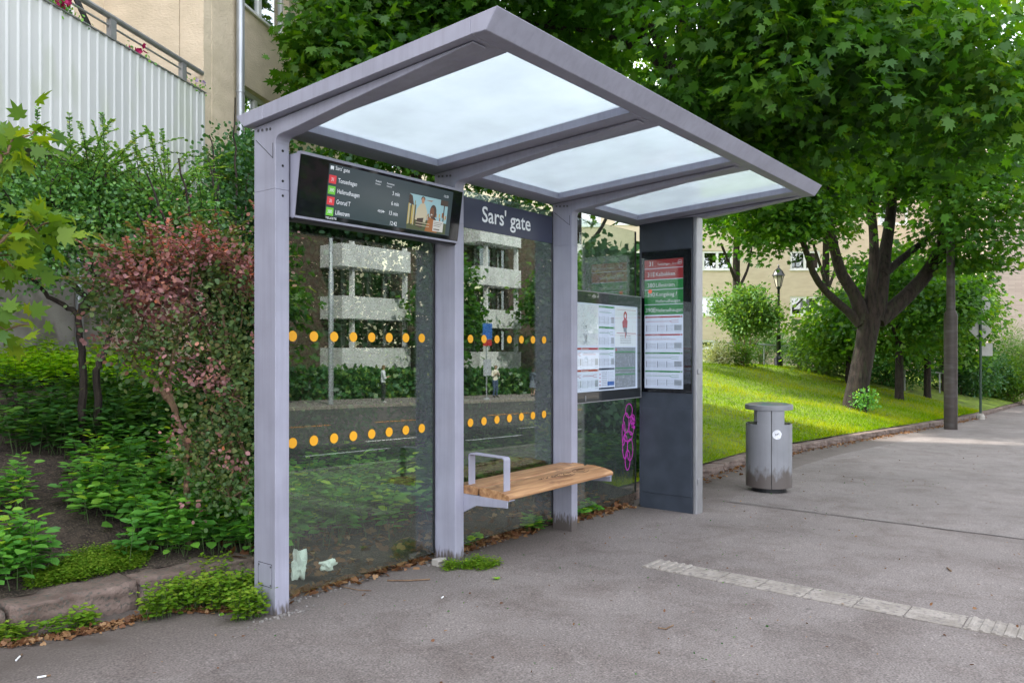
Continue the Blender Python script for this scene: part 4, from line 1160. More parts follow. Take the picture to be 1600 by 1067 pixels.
lx, ly = 31.9, 10.95; lz = zt1(lx, ly)
lamp = empty('street_lamp', 'old-fashioned black lantern on a slim post at the top of the lawn', 'street lamp', (lx, ly, lz))
mb = MB(); mb.lathe([(.17, -.2), (.17, .32), (.12, .38), (.085, .42), (.085, 1.25), (.11, 1.28), (.065, 1.34), (.05, 3.15), (.09, 3.2), (.09, 3.26)], (lx, ly, lz), 14)
mb.build('post', 'black', lamp, smooth=True)
mb = MB(); mb.lathe([(.10, 3.27), (.20, 3.70)], (lx, ly, lz), 6); mb.build('lantern_pane', 'lampglass', lamp)
mb = MB()
for k in range(6):
    an = 2 * math.pi * k / 6
    mb.tube([(lx + .105 * math.cos(an), ly + .105 * math.sin(an), lz + 3.26), (lx + .205 * math.cos(an), ly + .205 * math.sin(an), lz + 3.71)], .014, 5)
mb.lathe([(.26, 3.70), (.25, 3.74), (.17, 3.90), (.06, 4.02), (.03, 4.06), (.045, 4.10), (.01, 4.18)], (lx, ly, lz), 12)
mb.build('lantern_cap', 'black', lamp)

def railing(label, pts, h, group=None, nposts=None):
    o = empty('railing', label, 'railing', (pts[0][0], pts[0][1], zt1(*pts[0])), group)
    top = [(x, y, zt1(x, y) + h) for x, y in pts]
    mb = MB(); mb.tube(top, .03, 8); mb.build('handrail', 'zinc', o)
    for x, y in pts:
        mb = MB(); mb.tube([(x, y, zt1(x, y) - .1), (x, y, zt1(x, y) + h)], .028, 6); mb.build('post', 'zinc', o)
    return o
railing('thin grey handrail sloping past the street lamp at the top of the lawn', [(27.6, 13.3), (31.2, 11.3), (35.6, 10.6)], .85)
railing('thin grey handrail in front of the dark hedge beside the street pole', [(33.2, 6.5), (37.0, 5.9), (41.2, 5.25)], .85)

# ------------------------------------------------------------------ buildings
def V2(a): return Vector(a)
class Wall:
    """facade frame: k metres along, z up, off metres towards the viewer"""
    def __init__(s, C, u, n): s.C = Vector((C[0], C[1], 0)); s.u = Vector((u[0], u[1], 0)).normalized(); s.n = Vector((n[0], n[1], 0)).normalized()
    def p(s, k, off, z): return s.C + s.u * k + s.n * off + Vector((0, 0, z))
    def box(s, mb, k0, k1, o0, o1, z0, z1, m=0):
        mb.obox(s.p(k0, o0, z0), s.u * (k1 - k0), s.n * (o1 - o0), Vector((0, 0, z1 - z0)), m)
    def wall_with_holes(s, mb, k0, k1, o0, o1, z0, z1, holes, m=0):
        """split the wall into blocks around rectangular openings"""
        ks = sorted({k0, k1, *[h[0] for h in holes], *[h[1] for h in holes]})
        for a, b in zip(ks[:-1], ks[1:]):
            hs = sorted([(h[2], h[3]) for h in holes if h[0] <= a + 1e-6 and h[1] >= b - 1e-6])
            z = z0
            for ha, hb in hs:
                if ha > z: s.box(mb, a, b, o0, o1, z, ha, m)
                z = hb
            if z < z1: s.box(mb, a, b, o0, o1, z, z1, m)
    def window(s, parent, k0, k1, z0, z1, depth=.10, fw=.07, mull=1, frame='whiteframe', glass='winglass', sill=True, face=0.0):
        mb = MB(); d0, d1 = face - depth - .05, face - depth + .02
        s.box(mb, k0, k0 + fw, d0, d1, z0, z1); s.box(mb, k1 - fw, k1, d0, d1, z0, z1)
        s.box(mb, k0 + fw, k1 - fw, d0, d1, z0, z0 + fw); s.box(mb, k0 + fw, k1 - fw, d0, d1, z1 - fw, z1)
        for i in range(mull):
            c_ = k0 + (k1 - k0) * (i + 1) / (mull + 1)
            s.box(mb, c_ - fw * .6, c_ + fw * .6, d0, d1 + .004, z0 + fw, z1 - fw)
        if sill: s.box(mb, k0 - .04, k1 + .04, face - depth, face + .05, z0 - .04, z0 - .001)
        w = mb.build('window', frame, parent)
        mb = MB(); s.box(mb, k0 + fw * .5, k1 - fw * .5, d0 + .02, d0 + .035, z0 + fw * .5, z1 - fw * .5); mb.build('pane', glass, w)
        mb = MB(); s.box(mb, k0, k1, d0 - .35, d0 - .30, z0, z1); mb.build('curtain', 'curtain', w)
        return w
M['curtain'] = mat('net_curtain', (.18, .18, .17), (.42, .42, .40), scale=3, rough=.9, stretch=(6, 6, .6))
M['winglass'] = glassmat('building_glass', (.35, .38, .40), 1.5, 2.4, .22)

# 1. apartment block at the left, with its balcony
a28 = R(28)
ub, nb_ = (math.cos(a28), math.sin(a28)), (math.sin(a28), -math.cos(a28))
WL = Wall((5.737, 9.729), ub, nb_)
apt = empty('apartment_building', 'beige rendered apartment block with a white-clad balcony behind the bushes at the left', 'building', (5.74, 9.73, zt1(5.74, 9.73)))
HT = 14.5
holes = [(.95, 2.55, 6.60, 8.05), (.88, 2.35, 3.95, 5.42), (.95, 2.55, 9.5, 10.9), (3.9, 5.2, 6.6, 8.0)]
mb = MB()
WL.wall_with_holes(mb, 0, 7.2, -.35, 0, .2, HT, holes)                     # wall right of the balcony
WL.box(mb, 0, 7.2, -9, -.36, .2, HT)
o = mb.build('wall', 'stucco', apt)
mb = MB()
WL.wall_with_holes(mb, -14, -.001, -9, -1.5, .2, HT, [])                   # recessed wall behind the balcony
mb.build('recessed_wall', 'stucco', apt)
mb = MB(); WL.box(mb, -14, -.002, -1.497, -1.40, .2, 3.45); mb.build('plinth', 'concrete', apt)
mb = MB(); WL.box(mb, -14, 0, -1.499, -.02, 3.45, 3.66); mb.build('balcony_slab', 'concrete', apt)
mb = MB(); WL.box(mb, -14, 7.2, -9, .3, HT + .001, HT + .25); mb.build('roof', 'concrete', apt)
# corrugated cladding: trapezoid ribs
mb = MB(); z0c, z1c = 3.52, 4.94
kk = -7.5
while kk < -.01:
    k1 = min(kk + .135, 0)
    prof = [(kk, 0.0), (kk + .016, .012), (kk + .034, .012), (kk + .050, 0.0), (k1, 0.0)]
    prof = [(min(a, 0), b) for a, b in prof]
    for (a, b), (c_, d_) in zip(prof[:-1], prof[1:]):
        if c_ > a:
            mb.face([WL.p(a, .02 + b, z0c), WL.p(c_, .02 + d_, z0c), WL.p(c_, .02 + d_, z1c), WL.p(a, .02 + b, z1c)])
    kk += .135
WL.box(mb, -7.5, 0, -.02, .018, z0c, z1c - .01)
bal = mb.build('balcony_front', 'balcony', apt)
mb = MB(); WL.box(mb, -7.5, .01, -.03, .045, z1c, z1c + .012); mb.build('capping', 'rail', bal)
mb = MB(); mb.tube([WL.p(-7.5, .0, 5.20), WL.p(-.04, .0, 5.20)], .035, 10); mb.tube([WL.p(-7.5, .0, 5.09), WL.p(-.3, .0, 5.09)], .012, 6); mb.build('handrail', 'rail', bal)
for k in (-6.4, -5.0, -3.2, -1.83, -.48):
    mb = MB(); WL.box(mb, k - .045, k + .045, -.03, .03, z1c, 5.17); mb.build('rail_post', 'rail', bal)
mb = MB(); mb.tube([WL.p(-2.05, -.1, 5.0), WL.p(-2.42, -.35, 5.9)], .03, 6); mb.tube([WL.p(-2.05, -.1, 5.0), WL.p(-2.05, -.35, 5.6)], .012, 6); mb.build('awning_strut', 'black', bal)
# balcony door/window in the recess
mb = MB()
for (k0, k1, z0, z1) in ((-1.7, .45, 3.9, 6.0),): pass
WL.window(apt, -2.4, -.62, 4.2, 5.95, depth=-.02, face=-1.5, mull=1, sill=False)
WL.window(apt, -4.9, -3.0, 4.2, 5.95, depth=-.02, face=-1.5, mull=1, sill=False)
for h in holes: WL.window(apt, h[0], h[1], h[2], h[3], depth=.12, mull=1)
mb = MB()
mb.tube([WL.p(.79, .10, 1.0), WL.p(.79, .10, HT)], .058, 14)
for z in (3.0, 5.2, 7.4, 9.6): mb.tube([WL.p(.79, .10, z), WL.p(.79, .10, z + .03)], .066, 14)
mb.build('downpipe', 'zinc', apt, smooth=True)
mb = MB(); mb.tube([WL.p(-.68, -1.33, 1.2), WL.p(-.68, -1.33, 3.3)], .05, 10); mb.build('drainpipe', 'zinc', apt, smooth=True)
mb = MB(); WL.box(mb, .20, .225, 0.0, .004, .9, HT); mb.build('wall_step', 'stucco', apt)
mb = MB()
for q in range(5): WL.box(mb, -.42, -.22, -1.495, -1.48, 6.62 + q * .055, 6.655 + q * .055)
mb.build('air_vent', 'black', apt)

# petunias and pale flowers on the balcony rim
def flowers(label, k, z, n, spread, m, seed):
    o = empty('potted_flowers', label, 'flowers', tuple(WL.p(k, -.12, z - .25)))
    r = np.random.default_rng(seed)
    c_ = np.array(WL.p(k, -.02, z))
    u3 = np.array([ub[0], ub[1], 0]); n3 = np.array([nb_[0], nb_[1], 0])
    P = c_ + r.normal(0, spread, (n, 1)) * u3 + r.normal(.02, .04, (n, 1)) * n3 + r.normal(.03, .06, (n, 1)) * np.array([0, 0, 1.0])
    Y0 = []; PP = []; ZZ = []
    for p in P:
        nn = norm((n3 + r.normal(0, .5, 3))[None])[0]
        t1 = norm(np.cross(nn, r.normal(0, 1, 3))[None])[0]; t2 = np.cross(nn, t1)
        for q in range(5):
            an = q * 2 * math.pi / 5
            PP.append(p); Y0.append(t1 * math.cos(an) + t2 * math.sin(an) + nn * .35); ZZ.append(nn)
    leaves('blossom', T_ROUND, np.array(PP), np.array(Y0), np.array(ZZ), .045, m, o)
    L = n * 7
    P = c_ + r.normal(0, spread * 1.3, (L, 1)) * u3 + r.normal(0, .05, (L, 1)) * n3 + r.normal(-.02, .05, (L, 1)) * np.array([0, 0, 1.0])
    leaves('foliage', T_OVAL, P, r.normal(0, 1, (L, 3)), r.normal(0, 1, (L, 3)), .045, 'nettle', o)
    mb = MB(); WL.box(mb, k - spread * 1.8, k + spread * 1.8, -.22, -.05, z - .22, z - .06); mb.build('pot', 'bark', o)
flowers('magenta petunias spilling over the white balcony edge near the top left corner', -2.62, 5.02, 17, .15, 'petal', 1)
flowers('small magenta petunias peeping over the middle of the white balcony edge', -1.36, 4.98, 5, .08, 'petal', 2)
flowers('pale violet and yellow flowers at the right end of the balcony rail', -.16, 5.00, 6, .08, 'petal2', 3)

# 2. the long pale block across the lawn (faces the photographer)
fw = (math.cos(PHI), math.sin(PHI)); rt = (math.sin(PHI), -math.cos(PHI))
def LP(px, D): return (px - 800) * D / 1216
def ZP(py, D): return EYE + D * (545 - py) / 1216
D2 = 45.0
W2 = Wall((fw[0] * D2, fw[1] * D2), rt, (-fw[0], -fw[1]))
blk = empty('apartment_building', 'long pale beige block with white double windows behind the street lamp', 'building', tuple(W2.p(15, 0, 1.0)))
holes = []
for row, py in enumerate((478, 407, 336, 262)):
    for cx in ([984, 1121, 1258, 1395, 1500] if row not in (0,) else [984, 1108, 1258, 1395, 1500]):
        holes.append((LP(cx - 23.5, D2), LP(cx + 23.5, D2), ZP(py + 15, D2), ZP(py - 15, D2)))
for cx, py, wd, hh in ((919, 342, 20, 24), (919, 262, 20, 24)):
    holes.append((LP(cx - wd, D2), LP(cx + wd, D2), ZP(py + hh / 2, D2), ZP(py - hh / 2, D2)))
for cx in (1085,): holes.append((LP(cx - 18, D2), LP(cx + 32, D2), ZP(545, D2), ZP(531, D2)))
mb = MB()
W2.wall_with_holes(mb, LP(880, D2), LP(1600, D2), -.3, 0, -2, 14.5, holes)
W2.box(mb, LP(880, D2), LP(1600, D2), -10, -.8, -2, 14.5)
W2.box(mb, LP(560, D2), LP(880, D2) - .01, -10, -.02, -2, 12)
mb.build('wall', 'stucco2', blk)
for h in holes: W2.window(blk, *h, depth=.06, fw=.12, mull=1)
mb = MB(); W2.box(mb, LP(875, D2), LP(1600, D2), -10.3, .4, 14.501, 14.8); mb.build('roof', 'concrete', blk)

# 3. windowless brick gable on the far right
D3 = 40.0
W3 = Wall((fw[0] * D3, fw[1] * D3), rt, (-fw[0], -fw[1]))
def brickmat():
    m, nt, b = newmat('pinkish_brick')
    tcn = N(nt, 'ShaderNodeTexCoord'); mpn = N(nt, 'ShaderNodeMapping'); mpn.inputs['Rotation'].default_value = (R(90), 0, 0)
    nt.links.new(tcn.outputs['Object'], mpn.inputs[0])
    br = N(nt, 'ShaderNodeTexBrick'); br.inputs['Scale'].default_value = 2.2
    br.inputs['Color1'].default_value = (.60, .49, .42, 1); br.inputs['Color2'].default_value = (.52, .41, .35, 1); br.inputs['Mortar'].default_value = (.44, .35, .30, 1)
    br.inputs['Mortar Size'].default_value = .012; br.inputs['Brick Width'].default_value = .9; br.inputs['Row Height'].default_value = .22
    nt.links.new(mpn.outputs[0], br.inputs['Vector']); nt.links.new(br.outputs['Color'], b.inputs['Base Color'])
    b.inputs['Roughness'].default_value = .95
    return m
gab = empty('brick_building', 'tall windowless pale pink brick gable at the right edge of the photo', 'building', tuple(W3.p(30, 0, 0)))
mb = MB(); W3.box(mb, LP(1543, D3), LP(1900, D3), -4, 0, -3, 13); mb.build('wall', brickmat(), gab)
mb = MB(); W3.box(mb, LP(1540, D3), LP(1903, D3), -4.2, .2, 13.001, 13.3); mb.build('roof', 'concrete', gab)
# white van-like shed roof showing over the hedge
hut = empty('garden_shed', 'small white roofed shed half hidden by the hedge beside the road sign', 'shed', (40.5, 6.8, zt1(40.5, 6.8)))
hx = np.array([fw[0] * 39.5 + rt[0] * LP(1532, 39.5), fw[1] * 39.5 + rt[1] * LP(1532, 39.5)])
WS = Wall(hx, rt, (-fw[0], -fw[1]))
mb = MB(); WS.box(mb, -.75, .75, -1.2, 0, -1.4, .42); mb.build('wall', 'opp_white', hut)
mb = MB(); mb.prism([WS.p(-.95, .15, .44), WS.p(.95, .15, .44), WS.p(.62, .15, .62 + .12), WS.p(-.62, .15, .62 + .12)], tuple(WS.n * -1.5)); mb.build('roof', 'opp_white', hut)

# 4. the apartment house over the road, seen mirrored in the glass
WO = Wall((0, -25.0), (1, 0), (0, 1))
opp = empty('apartment_building', 'grey-white parapet and window bands mirrored in the shelter\'s glass back wall', 'building', (35, -25, -1.5))
mb = MB(); WO.box(mb, 14.5, 62, -10, -1.6, -2.5, 21); mb.build('wall', 'opp_brown', opp)
mb = MB(); WO.box(mb, 14, 62.5, -10.3, -1.3, 21.001, 21.5); mb.build('roof', 'concrete', opp)
for bay0, bay1, dz in ((27.2, 32.3, 0.0), (38.6, 43.0, -.25), (16.0, 21.5, .1), (49, 54, -.4)):
    for st in range(7):
        zb = ZP(578, 43.0) + dz + st * 2.8
        mb = MB(); WO.box(mb, bay0, bay1, -1.58, 0.25, zb, zb + 1.22); mb.build('parapet', 'opp_white', opp)
        for kp in (bay0 + .9, bay1 - .2):
            mb = MB(); WO.box(mb, kp, kp + .15, -.25, .05, zb + 1.23, zb + 2.79); mb.build('pillar', 'opp_white', opp)
        WO.window(opp, bay0 + 1.2, bay0 + 2.5, zb + 1.28, zb + 2.72, depth=.9, frame='opp_brown', mull=0, sill=False)
        WO.window(opp, bay0 + 3.1, bay1 - .35, zb + 1.28, zb + 2.72, depth=.9, frame='opp_brown', mull=1, sill=False)

# ------------------------------------------------------------------ trees
def in_front_of(W, P, d=.25):
    C = np.array([W.C.x, W.C.y]); n = np.array([W.n.x, W.n.y])
    return (P[:, :2] - C) @ n > d

def tree(name, label, cat, base, trunk, limbs, env, ncl, per, lsize, leafm, T=T_MAPLE, bark='bark', seed=1, group=None, sig=(.55, .55, .30), keep=None, twig=.016, droop=.35, bend=.12, shell=.42, tsides=10, mix=None, spread=.6, parts=True, upn=1.0):
    r = np.random.default_rng(seed)
    root = empty(name, label, cat, tuple(base), group)
    wood = MB()
    nodes = []; nrad = []
    def addpath(pts, rads, sides):
        # smooth and densify
        P = [np.array(p, float) for p in pts]
        out = []; rr = []
        for i in range(len(P) - 1):
            p0 = P[max(i - 1, 0)]; p1 = P[i]; p2 = P[i + 1]; p3 = P[min(i + 2, len(P) - 1)]
            steps = max(2, int(np.linalg.norm(p2 - p1) / .35))
            for s_ in range(steps):
                t = s_ / steps
                q = .5 * ((2 * p1) + (-p0 + p2) * t + (2 * p0 - 5 * p1 + 4 * p2 - p3) * t * t + (-p0 + 3 * p1 - 3 * p2 + p3) * t ** 3)
                out.append(q); rr.append(rads[i] + (rads[i + 1] - rads[i]) * t)
        out.append(P[-1]); rr.append(rads[-1])
        wood.tube([tuple(q) for q in out], rr, sides)
        nodes.extend(out); nrad.extend(rr)
    addpath([t[0] for t in trunk], [t[1] for t in trunk], max(tsides, 14) if parts else tsides)
    for lb in limbs: addpath([t[0] for t in lb], [t[1] for t in lb], tsides)
    # cluster centres inside the envelope ellipsoids
    C = []
    wts = np.array([e[2] for e in env], float); wts /= wts.sum()
    while len(C) < ncl:
        e = env[r.choice(len(env), p=wts)]
        d = r.normal(0, 1, 3); d /= np.linalg.norm(d)
        rad = (shell + (1 - shell) * r.random()) if r.random() < .8 else r.random()
        p = np.array(e[0]) + d * np.array(e[1]) * rad
        if keep is not None and not keep(p[None])[0]: continue
        C.append(p)
    C = np.array(C)
    C = C[np.argsort(np.linalg.norm(C - np.array(trunk[-1][0]), axis=1))]
    ends = []
    for cpt in C:
        A = np.array(nodes); dd = np.linalg.norm(A - cpt, axis=1) + np.maximum(0, A[:, 2] - cpt[2]) * .5
        i = int(np.argmin(dd)); a = A[i]; ln = np.linalg.norm(cpt - a)
        mid = (a + cpt) / 2 + np.array([0, 0, bend * ln]) + r.normal(0, .05 * ln, 3)
        r0 = min(nrad[i] * .7, twig * (0.5 + ln))
        seg = max(3, int(ln / .35)); pts = []; rr = []
        for s_ in range(seg + 1):
            t = s_ / seg
            q = a * (1 - t) ** 2 + 2 * mid * t * (1 - t) + cpt * t * t + (r.normal(0, .02, 3) if 0 < s_ < seg else 0)
            pts.append(q); rr.append(r0 * (1 - t) + .004 * t)
        wood.tube([tuple(q) for q in pts], rr, 5, caps=False)
        nodes.extend(pts[1:]); nrad.extend(rr[1:])
        ends.append((pts[-1] - pts[-3 if len(pts) > 2 else 0]))
    wood.build('trunk', bark, root, smooth=True)
    # leaves
    n = len(C)
    cnt = (per * r.uniform(.45, 1.5, n)).astype(int)
    idx = np.repeat(np.arange(n), cnt)
    g = r.normal(0, 1, (len(idx), 3))
    sc = r.uniform(.6, 1.35, n)[idx]
    off = g * np.array(sig) * sc[:, None]
    P = C[idx] + off
    rr_ = np.linalg.norm(off[:, :2], axis=1)
    P[:, 2] -= droop * rr_ ** 2 * .6
    if keep is not None:
        k = keep(P); P = P[k]; off = off[k]; idx = idx[k]
    out = off.copy(); out[:, 2] = 0
    Y = norm(out + 1e-3) * .9 + r.normal(0, .45, P.shape); Y[:, 2] -= droop + .2
    Z = r.normal(0, spread, P.shape); Z[:, 2] += upn; Z += norm(out + 1e-3) * .25
    S = lsize * r.uniform(.6, 1.25, len(P))
    clr = r.random(n)[idx]
    rnd = np.clip(.55 * clr + .45 * r.random(len(P)), 0, 1)
    leaves('crown', T, P, Y, Z, S, leafm, root, rnd)
    return root

front_L = lambda P: in_front_of(WL, P, .15)
def world(px, py, D): return np.array([*(np.array(fw) * D + np.array(rt) * LP(px, D)), ZP(py, D)])

# T1: the maple with the spreading limbs on the lawn
tD = 21.0
w_ = lambda px, py, D=tD: world(px, py, D)
b1_ = w_(1336, 645)
t1 = tree('maple_tree', 'maple with a leaning mossy trunk forking into five big limbs on the sunny lawn', 'tree', b1_,
    [(b1_ + [0, 0, -.3], .44), (b1_ + [0, 0, .12], .34), (w_(1341, 600), .285), (w_(1352, 540), .265), (w_(1358, 505), .285), (w_(1360, 492), .30)],
    [[(w_(1372, 500), .24), (w_(1400, 478), .21), (w_(1440, 438), .185), (w_(1468, 395), .17), (w_(1480, 350, 20.5), .14), (w_(1486, 290, 20), .11), (w_(1500, 200, 19), .08)],
     [(w_(1350, 500), .22), (w_(1335, 460), .17), (w_(1316, 430, 20.8), .15), (w_(1305, 395, 20.6), .13), (w_(1292, 330, 20), .11), (w_(1288, 250, 19.5), .085), (w_(1270, 150, 19), .06)],
     [(w_(1345, 505), .17), (w_(1322, 484), .11), (w_(1290, 455, 20.6), .095), (w_(1270, 425, 20), .085), (w_(1255, 380, 19.5), .07), (w_(1225, 330, 19), .05)],
     [(w_(1361, 500), .24), (w_(1362, 455), .17), (w_(1366, 400), .13), (w_(1362, 330, 21.3), .11), (w_(1350, 220, 21.5), .085)],
     [(w_(1368, 500), .26), (w_(1376, 455), .20), (w_(1382, 400, 21.3), .17), (w_(1392, 330, 21.8), .14), (w_(1400, 200, 22), .10)],
     [(w_(1380, 430), .12), (w_(1412, 402, 21.6), .10), (w_(1450, 372, 22), .085), (w_(1490, 340, 22.5), .06)]],
    [(w_(1350, 180), (5.2, 4.4, 3.3), 5), (w_(1225, 330, 19.5), (1.9, 1.9, .9), .7), (w_(1500, 330, 20), (1.9, 1.9, 1.7), 1.0), (w_(1530, 420, 20.3), (.8, .9, .5), .30), (w_(1400, 20, 20), (5, 4.5, 3.0), 2.0), (w_(1190, 260, 19), (2.2, 2.0, 1.0), .8)],
    290, 190, .138, 'maple', seed=11, keep=lambda P: (P[:, 2] > 3.5) & ((P[:, 2] > 5.5 + .5 * np.sin(P[:, 0] * 3)) | (np.hypot(P[:, 0] - b1_[0], P[:, 1] - b1_[1]) > 2.0)))

# T2: the big maple whose crown hangs over the shelter roof
D_ = 12.3
b2 = world(1046, 640, D_); b2[2] = zt1(b2[0], b2[1])
q_ = lambda px, py, D=D_: world(px, py, D)
t2 = tree('maple_tree', 'big maple behind the information column with near dark branches spreading above the shelter roof', 'tree', b2,
    [(b2 + [0, 0, -.3], .33), (b2 + [0, 0, .1], .27), (q_(1055, 400), .24), (q_(1075, 260), .24), (q_(1095, 175), .25), (q_(1103, 130), .24)],
    [[(q_(1100, 150), .20), (q_(1104, 80), .17), (q_(1103, 10), .13), (q_(1090, -90), .10)],
     [(q_(1085, 200), .19), (q_(1072, 100), .15), (q_(1068, 20), .12), (q_(1060, -80), .08)],
     [(q_(1110, 140), .15), (q_(1140, 75, 12), .12), (q_(1190, 62, 11.5), .085), (q_(1250, 25, 11), .07), (q_(1330, 3, 10.5), .055), (q_(1420, -30, 10), .03)],
     [(q_(1068, 130), .10), (q_(1035, 75), .08), (q_(1010, 20), .07), (q_(990, -60), .05)],
     [(q_(1085, 170), .12), (q_(1040, 110, 12.6), .09), (q_(1003, 60, 12.8), .09), (q_(997, 0, 13), .08), (q_(985, -70, 13), .05)],
     [(q_(1003, 75, 12.8), .06), (q_(960, 30, 13), .05), (q_(955, -30, 13), .04)],
     [(q_(990, 75, 12.8), .06), (q_(930, 50, 12.6), .04), (q_(850, 42, 12.2), .03), (q_(800, 25, 12), .02)]],
    [(q_(1060, -190), (4.8, 4.0, 2.9), 4), (q_(1250, 70, 9.6), (2.0, 1.6, 1.0), 1.9), (q_(1420, 110, 9.6), (1.9, 1.8, 1.2), 1.7), (q_(1330, -60, 10.5), (2.6, 2.0, 1.6), 1.5),
     (q_(1080, 210, 10.8), (1.5, 1.2, .55), .9), (q_(1180, 200, 11.5), (1.5, 1.4, .7), .8), (q_(880, 20, 13), (2.4, 2, 1.2), 1.1), (q_(1540, 60, 10), (1.5, 1.6, 1.6), .8)],
    280, 150, .135, 'maple', seed=5, sig=(.42, .42, .22), keep=lambda P: (front_L(P)) & (P[:, 2] > 3.05) & ((P[:, 1] > 4.4) | (P[:, 0] > 7.9)) & (P[:, 0] + 1.5 * P[:, 1] > 11))

# T3: maple between the building and the shelter
b3 = np.array([9.3, 8.7, 0.0]); b3[2] = zt1(9.3, 8.7)
t3 = tree('maple_tree', 'dense dark maple between the beige block and the shelter\'s roof', 'tree', b3,
    [(b3 + [0, 0, -.2], .2), (b3 + [0, 0, .3], .15), (b3 + [-.1, 0, 2.2], .13), (b3 + [-.1, -.1, 4.2], .11)],
    [[(b3 + [-.1, 0, 2.2], .09), (b3 + [-1, -.3, 3.6], .07), (b3 + [-1.6, -.5, 5.0], .04)], [(b3 + [-.1, 0, 2.6], .09), (b3 + [.9, .4, 4.2], .06), (b3 + [1.4, .6, 6.5], .03)],
     [(b3 + [-.1, -.1, 4.0], .09), (b3 + [0, -.3, 6.4], .06), (b3 + [-.3, 0, 8], .03)]],
    [((9.0, 8.6, 5.9), (2.5, 2.0, 1.9), 3), ((8.0, 8.9, 5.7), (1.4, 1.0, 1.1), 2.2), ((8.4, 9.3, 7.6), (1.6, 1.2, 1.6), 2), ((9.3, 8.8, 8.3), (2.6, 2.2, 2.0), 2), ((7.9, 8.0, 4.9), (1.0, .8, .8), .7), ((10.5, 8.0, 4.9), (2.2, 1.6, .8), 1.1)],
    230, 150, .135, 'maple', seed=21, sig=(.40, .40, .22), keep=lambda P: front_L(P) & (P[:, 1] > 4.6) & (P[:, 2] > 3.4) & (P[:, 0] * (.614 + .268 * .790) - P[:, 1] * (.790 - .268 * .614) > -.15 + .28 * np.sin(P[:, 2] * 3.1) + .16 * np.sin(P[:, 2] * 8 + P[:, 0] * 3)))

# young sunlit maples and dark trees beyond T1
def small(label, px, py, D, h, rx, rz, mname, seed, cz=None, ncl=60, per=120, ls=.15, group=None, trk=.09, name='maple_tree', T=T_FIVE, cut=None):
    b = world(px, py, D); b[2] = zt1(b[0], b[1]); top = b + np.array([.1, 0, h])
    cz = cz or (b[2] + h * .62)
    return tree(name, label, 'tree', b, [(b + [0, 0, -.2], trk * 1.5), (b + [0, 0, .2], trk * 1.05), (b + [.05, 0, h * .45], trk * .9), (top * .6 + b * .4, trk * .5)],
        [[(b + [0, 0, h * .3], trk * .5), (b + [rx * .4, 0, h * .42], trk * .35), (b + [rx * .7, .2, h * .55], trk * .2)], [(b + [0, 0, h * .35], trk * .5), (b + [-rx * .4, .1, h * .5], trk * .3)]],
        [((b[0], b[1], cz), (rx, rx, rz), 1)], ncl, per, ls, mname, T=T, seed=seed, sig=(.42, .42, .26), group=group, tsides=7, keep=cut)
G_ = 'small trees behind the big lawn maple'
small('young sunlit maple with bright leaves left of the forked maple\'s trunk', 1325, 600, 28, 3.4, 1.7, 1.35, 'maple_bright', 31, ncl=60, per=130)
small('slender maple with a thin straight trunk right of the forked maple', 1405, 620, 25.5, 5.2, 2.3, 2.0, 'maple', 32, trk=.13, ncl=80, per=130)
small('thin-stemmed bright maple deep in the shade between the street pole and the slender maple', 1449, 610, 29, 5.2, 2.2, 2.0, 'maple_bright', 33, trk=.12, ncl=70, per=120)
small('bushy dark maple right behind the street pole', 1484, 600, 33, 5.4, 1.9, 2.3, 'maple', 34, ncl=90, per=130)
small('tall dark maple filling the top right corner of the photo', 1478, 600, 34, 12.5, 5.2, 3.4, 'maple', 35, cz=10.5, ncl=150, per=150, trk=.16, ls=.18, cut=lambda P: P[:, 2] > 7.0)
small('tall maple standing left of the lantern behind the shelter roof\'s right corner', 1150, 560, 35, 10.5, 3.6, 2.6, 'maple', 36, cz=9.6, ncl=110, per=140, trk=.17, ls=.18, cut=lambda P: P[:, 2] > 5.9)
small('tall maple whose pale green crown shows between the two nearer maples', 1290, 560, 37, 11.5, 4.0, 3.4, 'maple_bright', 37, cz=10.2, ncl=110, per=140, trk=.18, ls=.18, cut=lambda P: P[:, 2] > 5.0)
small('maple with a crown seen through the branches above the middle of the shelter', 900, 500, 26, 11, 4.2, 3.0, 'maple_bright', 38, cz=9.8, ncl=110, per=150, trk=.18, ls=.17, cut=lambda P: P[:, 2] > 5.4)

# trees over the road: they darken the mirror image in the glass
for i, (x, y, h, lab) in enumerate([(15.2, -20.5, 9, 'street tree over the road, mirrored at the left edge of the first glass pane'),
                               (18.6, -20.6, 8, 'street tree over the road, mirrored left of the nearer grey-white balcony bay'),
                               (33.3, -22.6, 8, 'street tree over the road, mirrored between the two balcony bays'),
                               (42.6, -21.5, 10, 'street tree over the road, mirrored right of the farther balcony bay'),
                               (58.5, -21, 12, 'tall street tree over the road, mirrored in the last glass pane'),
                               (74, -21, 13, 'farthest street tree over the road, mirrored beside the information column')]):
    z = float(zfar(x, y))
    b = np.array([x, y, z])
    tree('street_tree', lab, 'tree', b, [(b + [0, 0, -.2], .25), (b + [0, 0, 3], .17), (b + [0, 0, h * .6], .1)], [],
         [((x, y, z + h * .62), ((2.0, 1.9, 1.2, 2.8, 2.8, 2.8)[i], 1.8, h * .36), 1)], 55, 90, .34, 'maple', T=T_FIVE, seed=60 + i, sig=(.6, .6, .4), tsides=7)

for i, (x, y, h, lab) in enumerate([(-6.5, 5.5, 7, 'unseen tree added at the far left to shade the shelter posts'),]):  # unseen tree, added to darken the shelter's left-facing metal
    b = np.array([x, y, float(zfar(x, y))])
    tree('street_tree', lab, 'tree', b, [(b + [0, 0, -.2], .2), (b + [0, 0, 2.5], .14), (b + [0, 0, h * .6], .09)], [], [((x, y, b[2] + h * .58), (2.4, 2.4, h * .38), 1)], 60, 90, .3, 'maple', T=T_FIVE, seed=80 + i, sig=(.5, .5, .35), tsides=7)

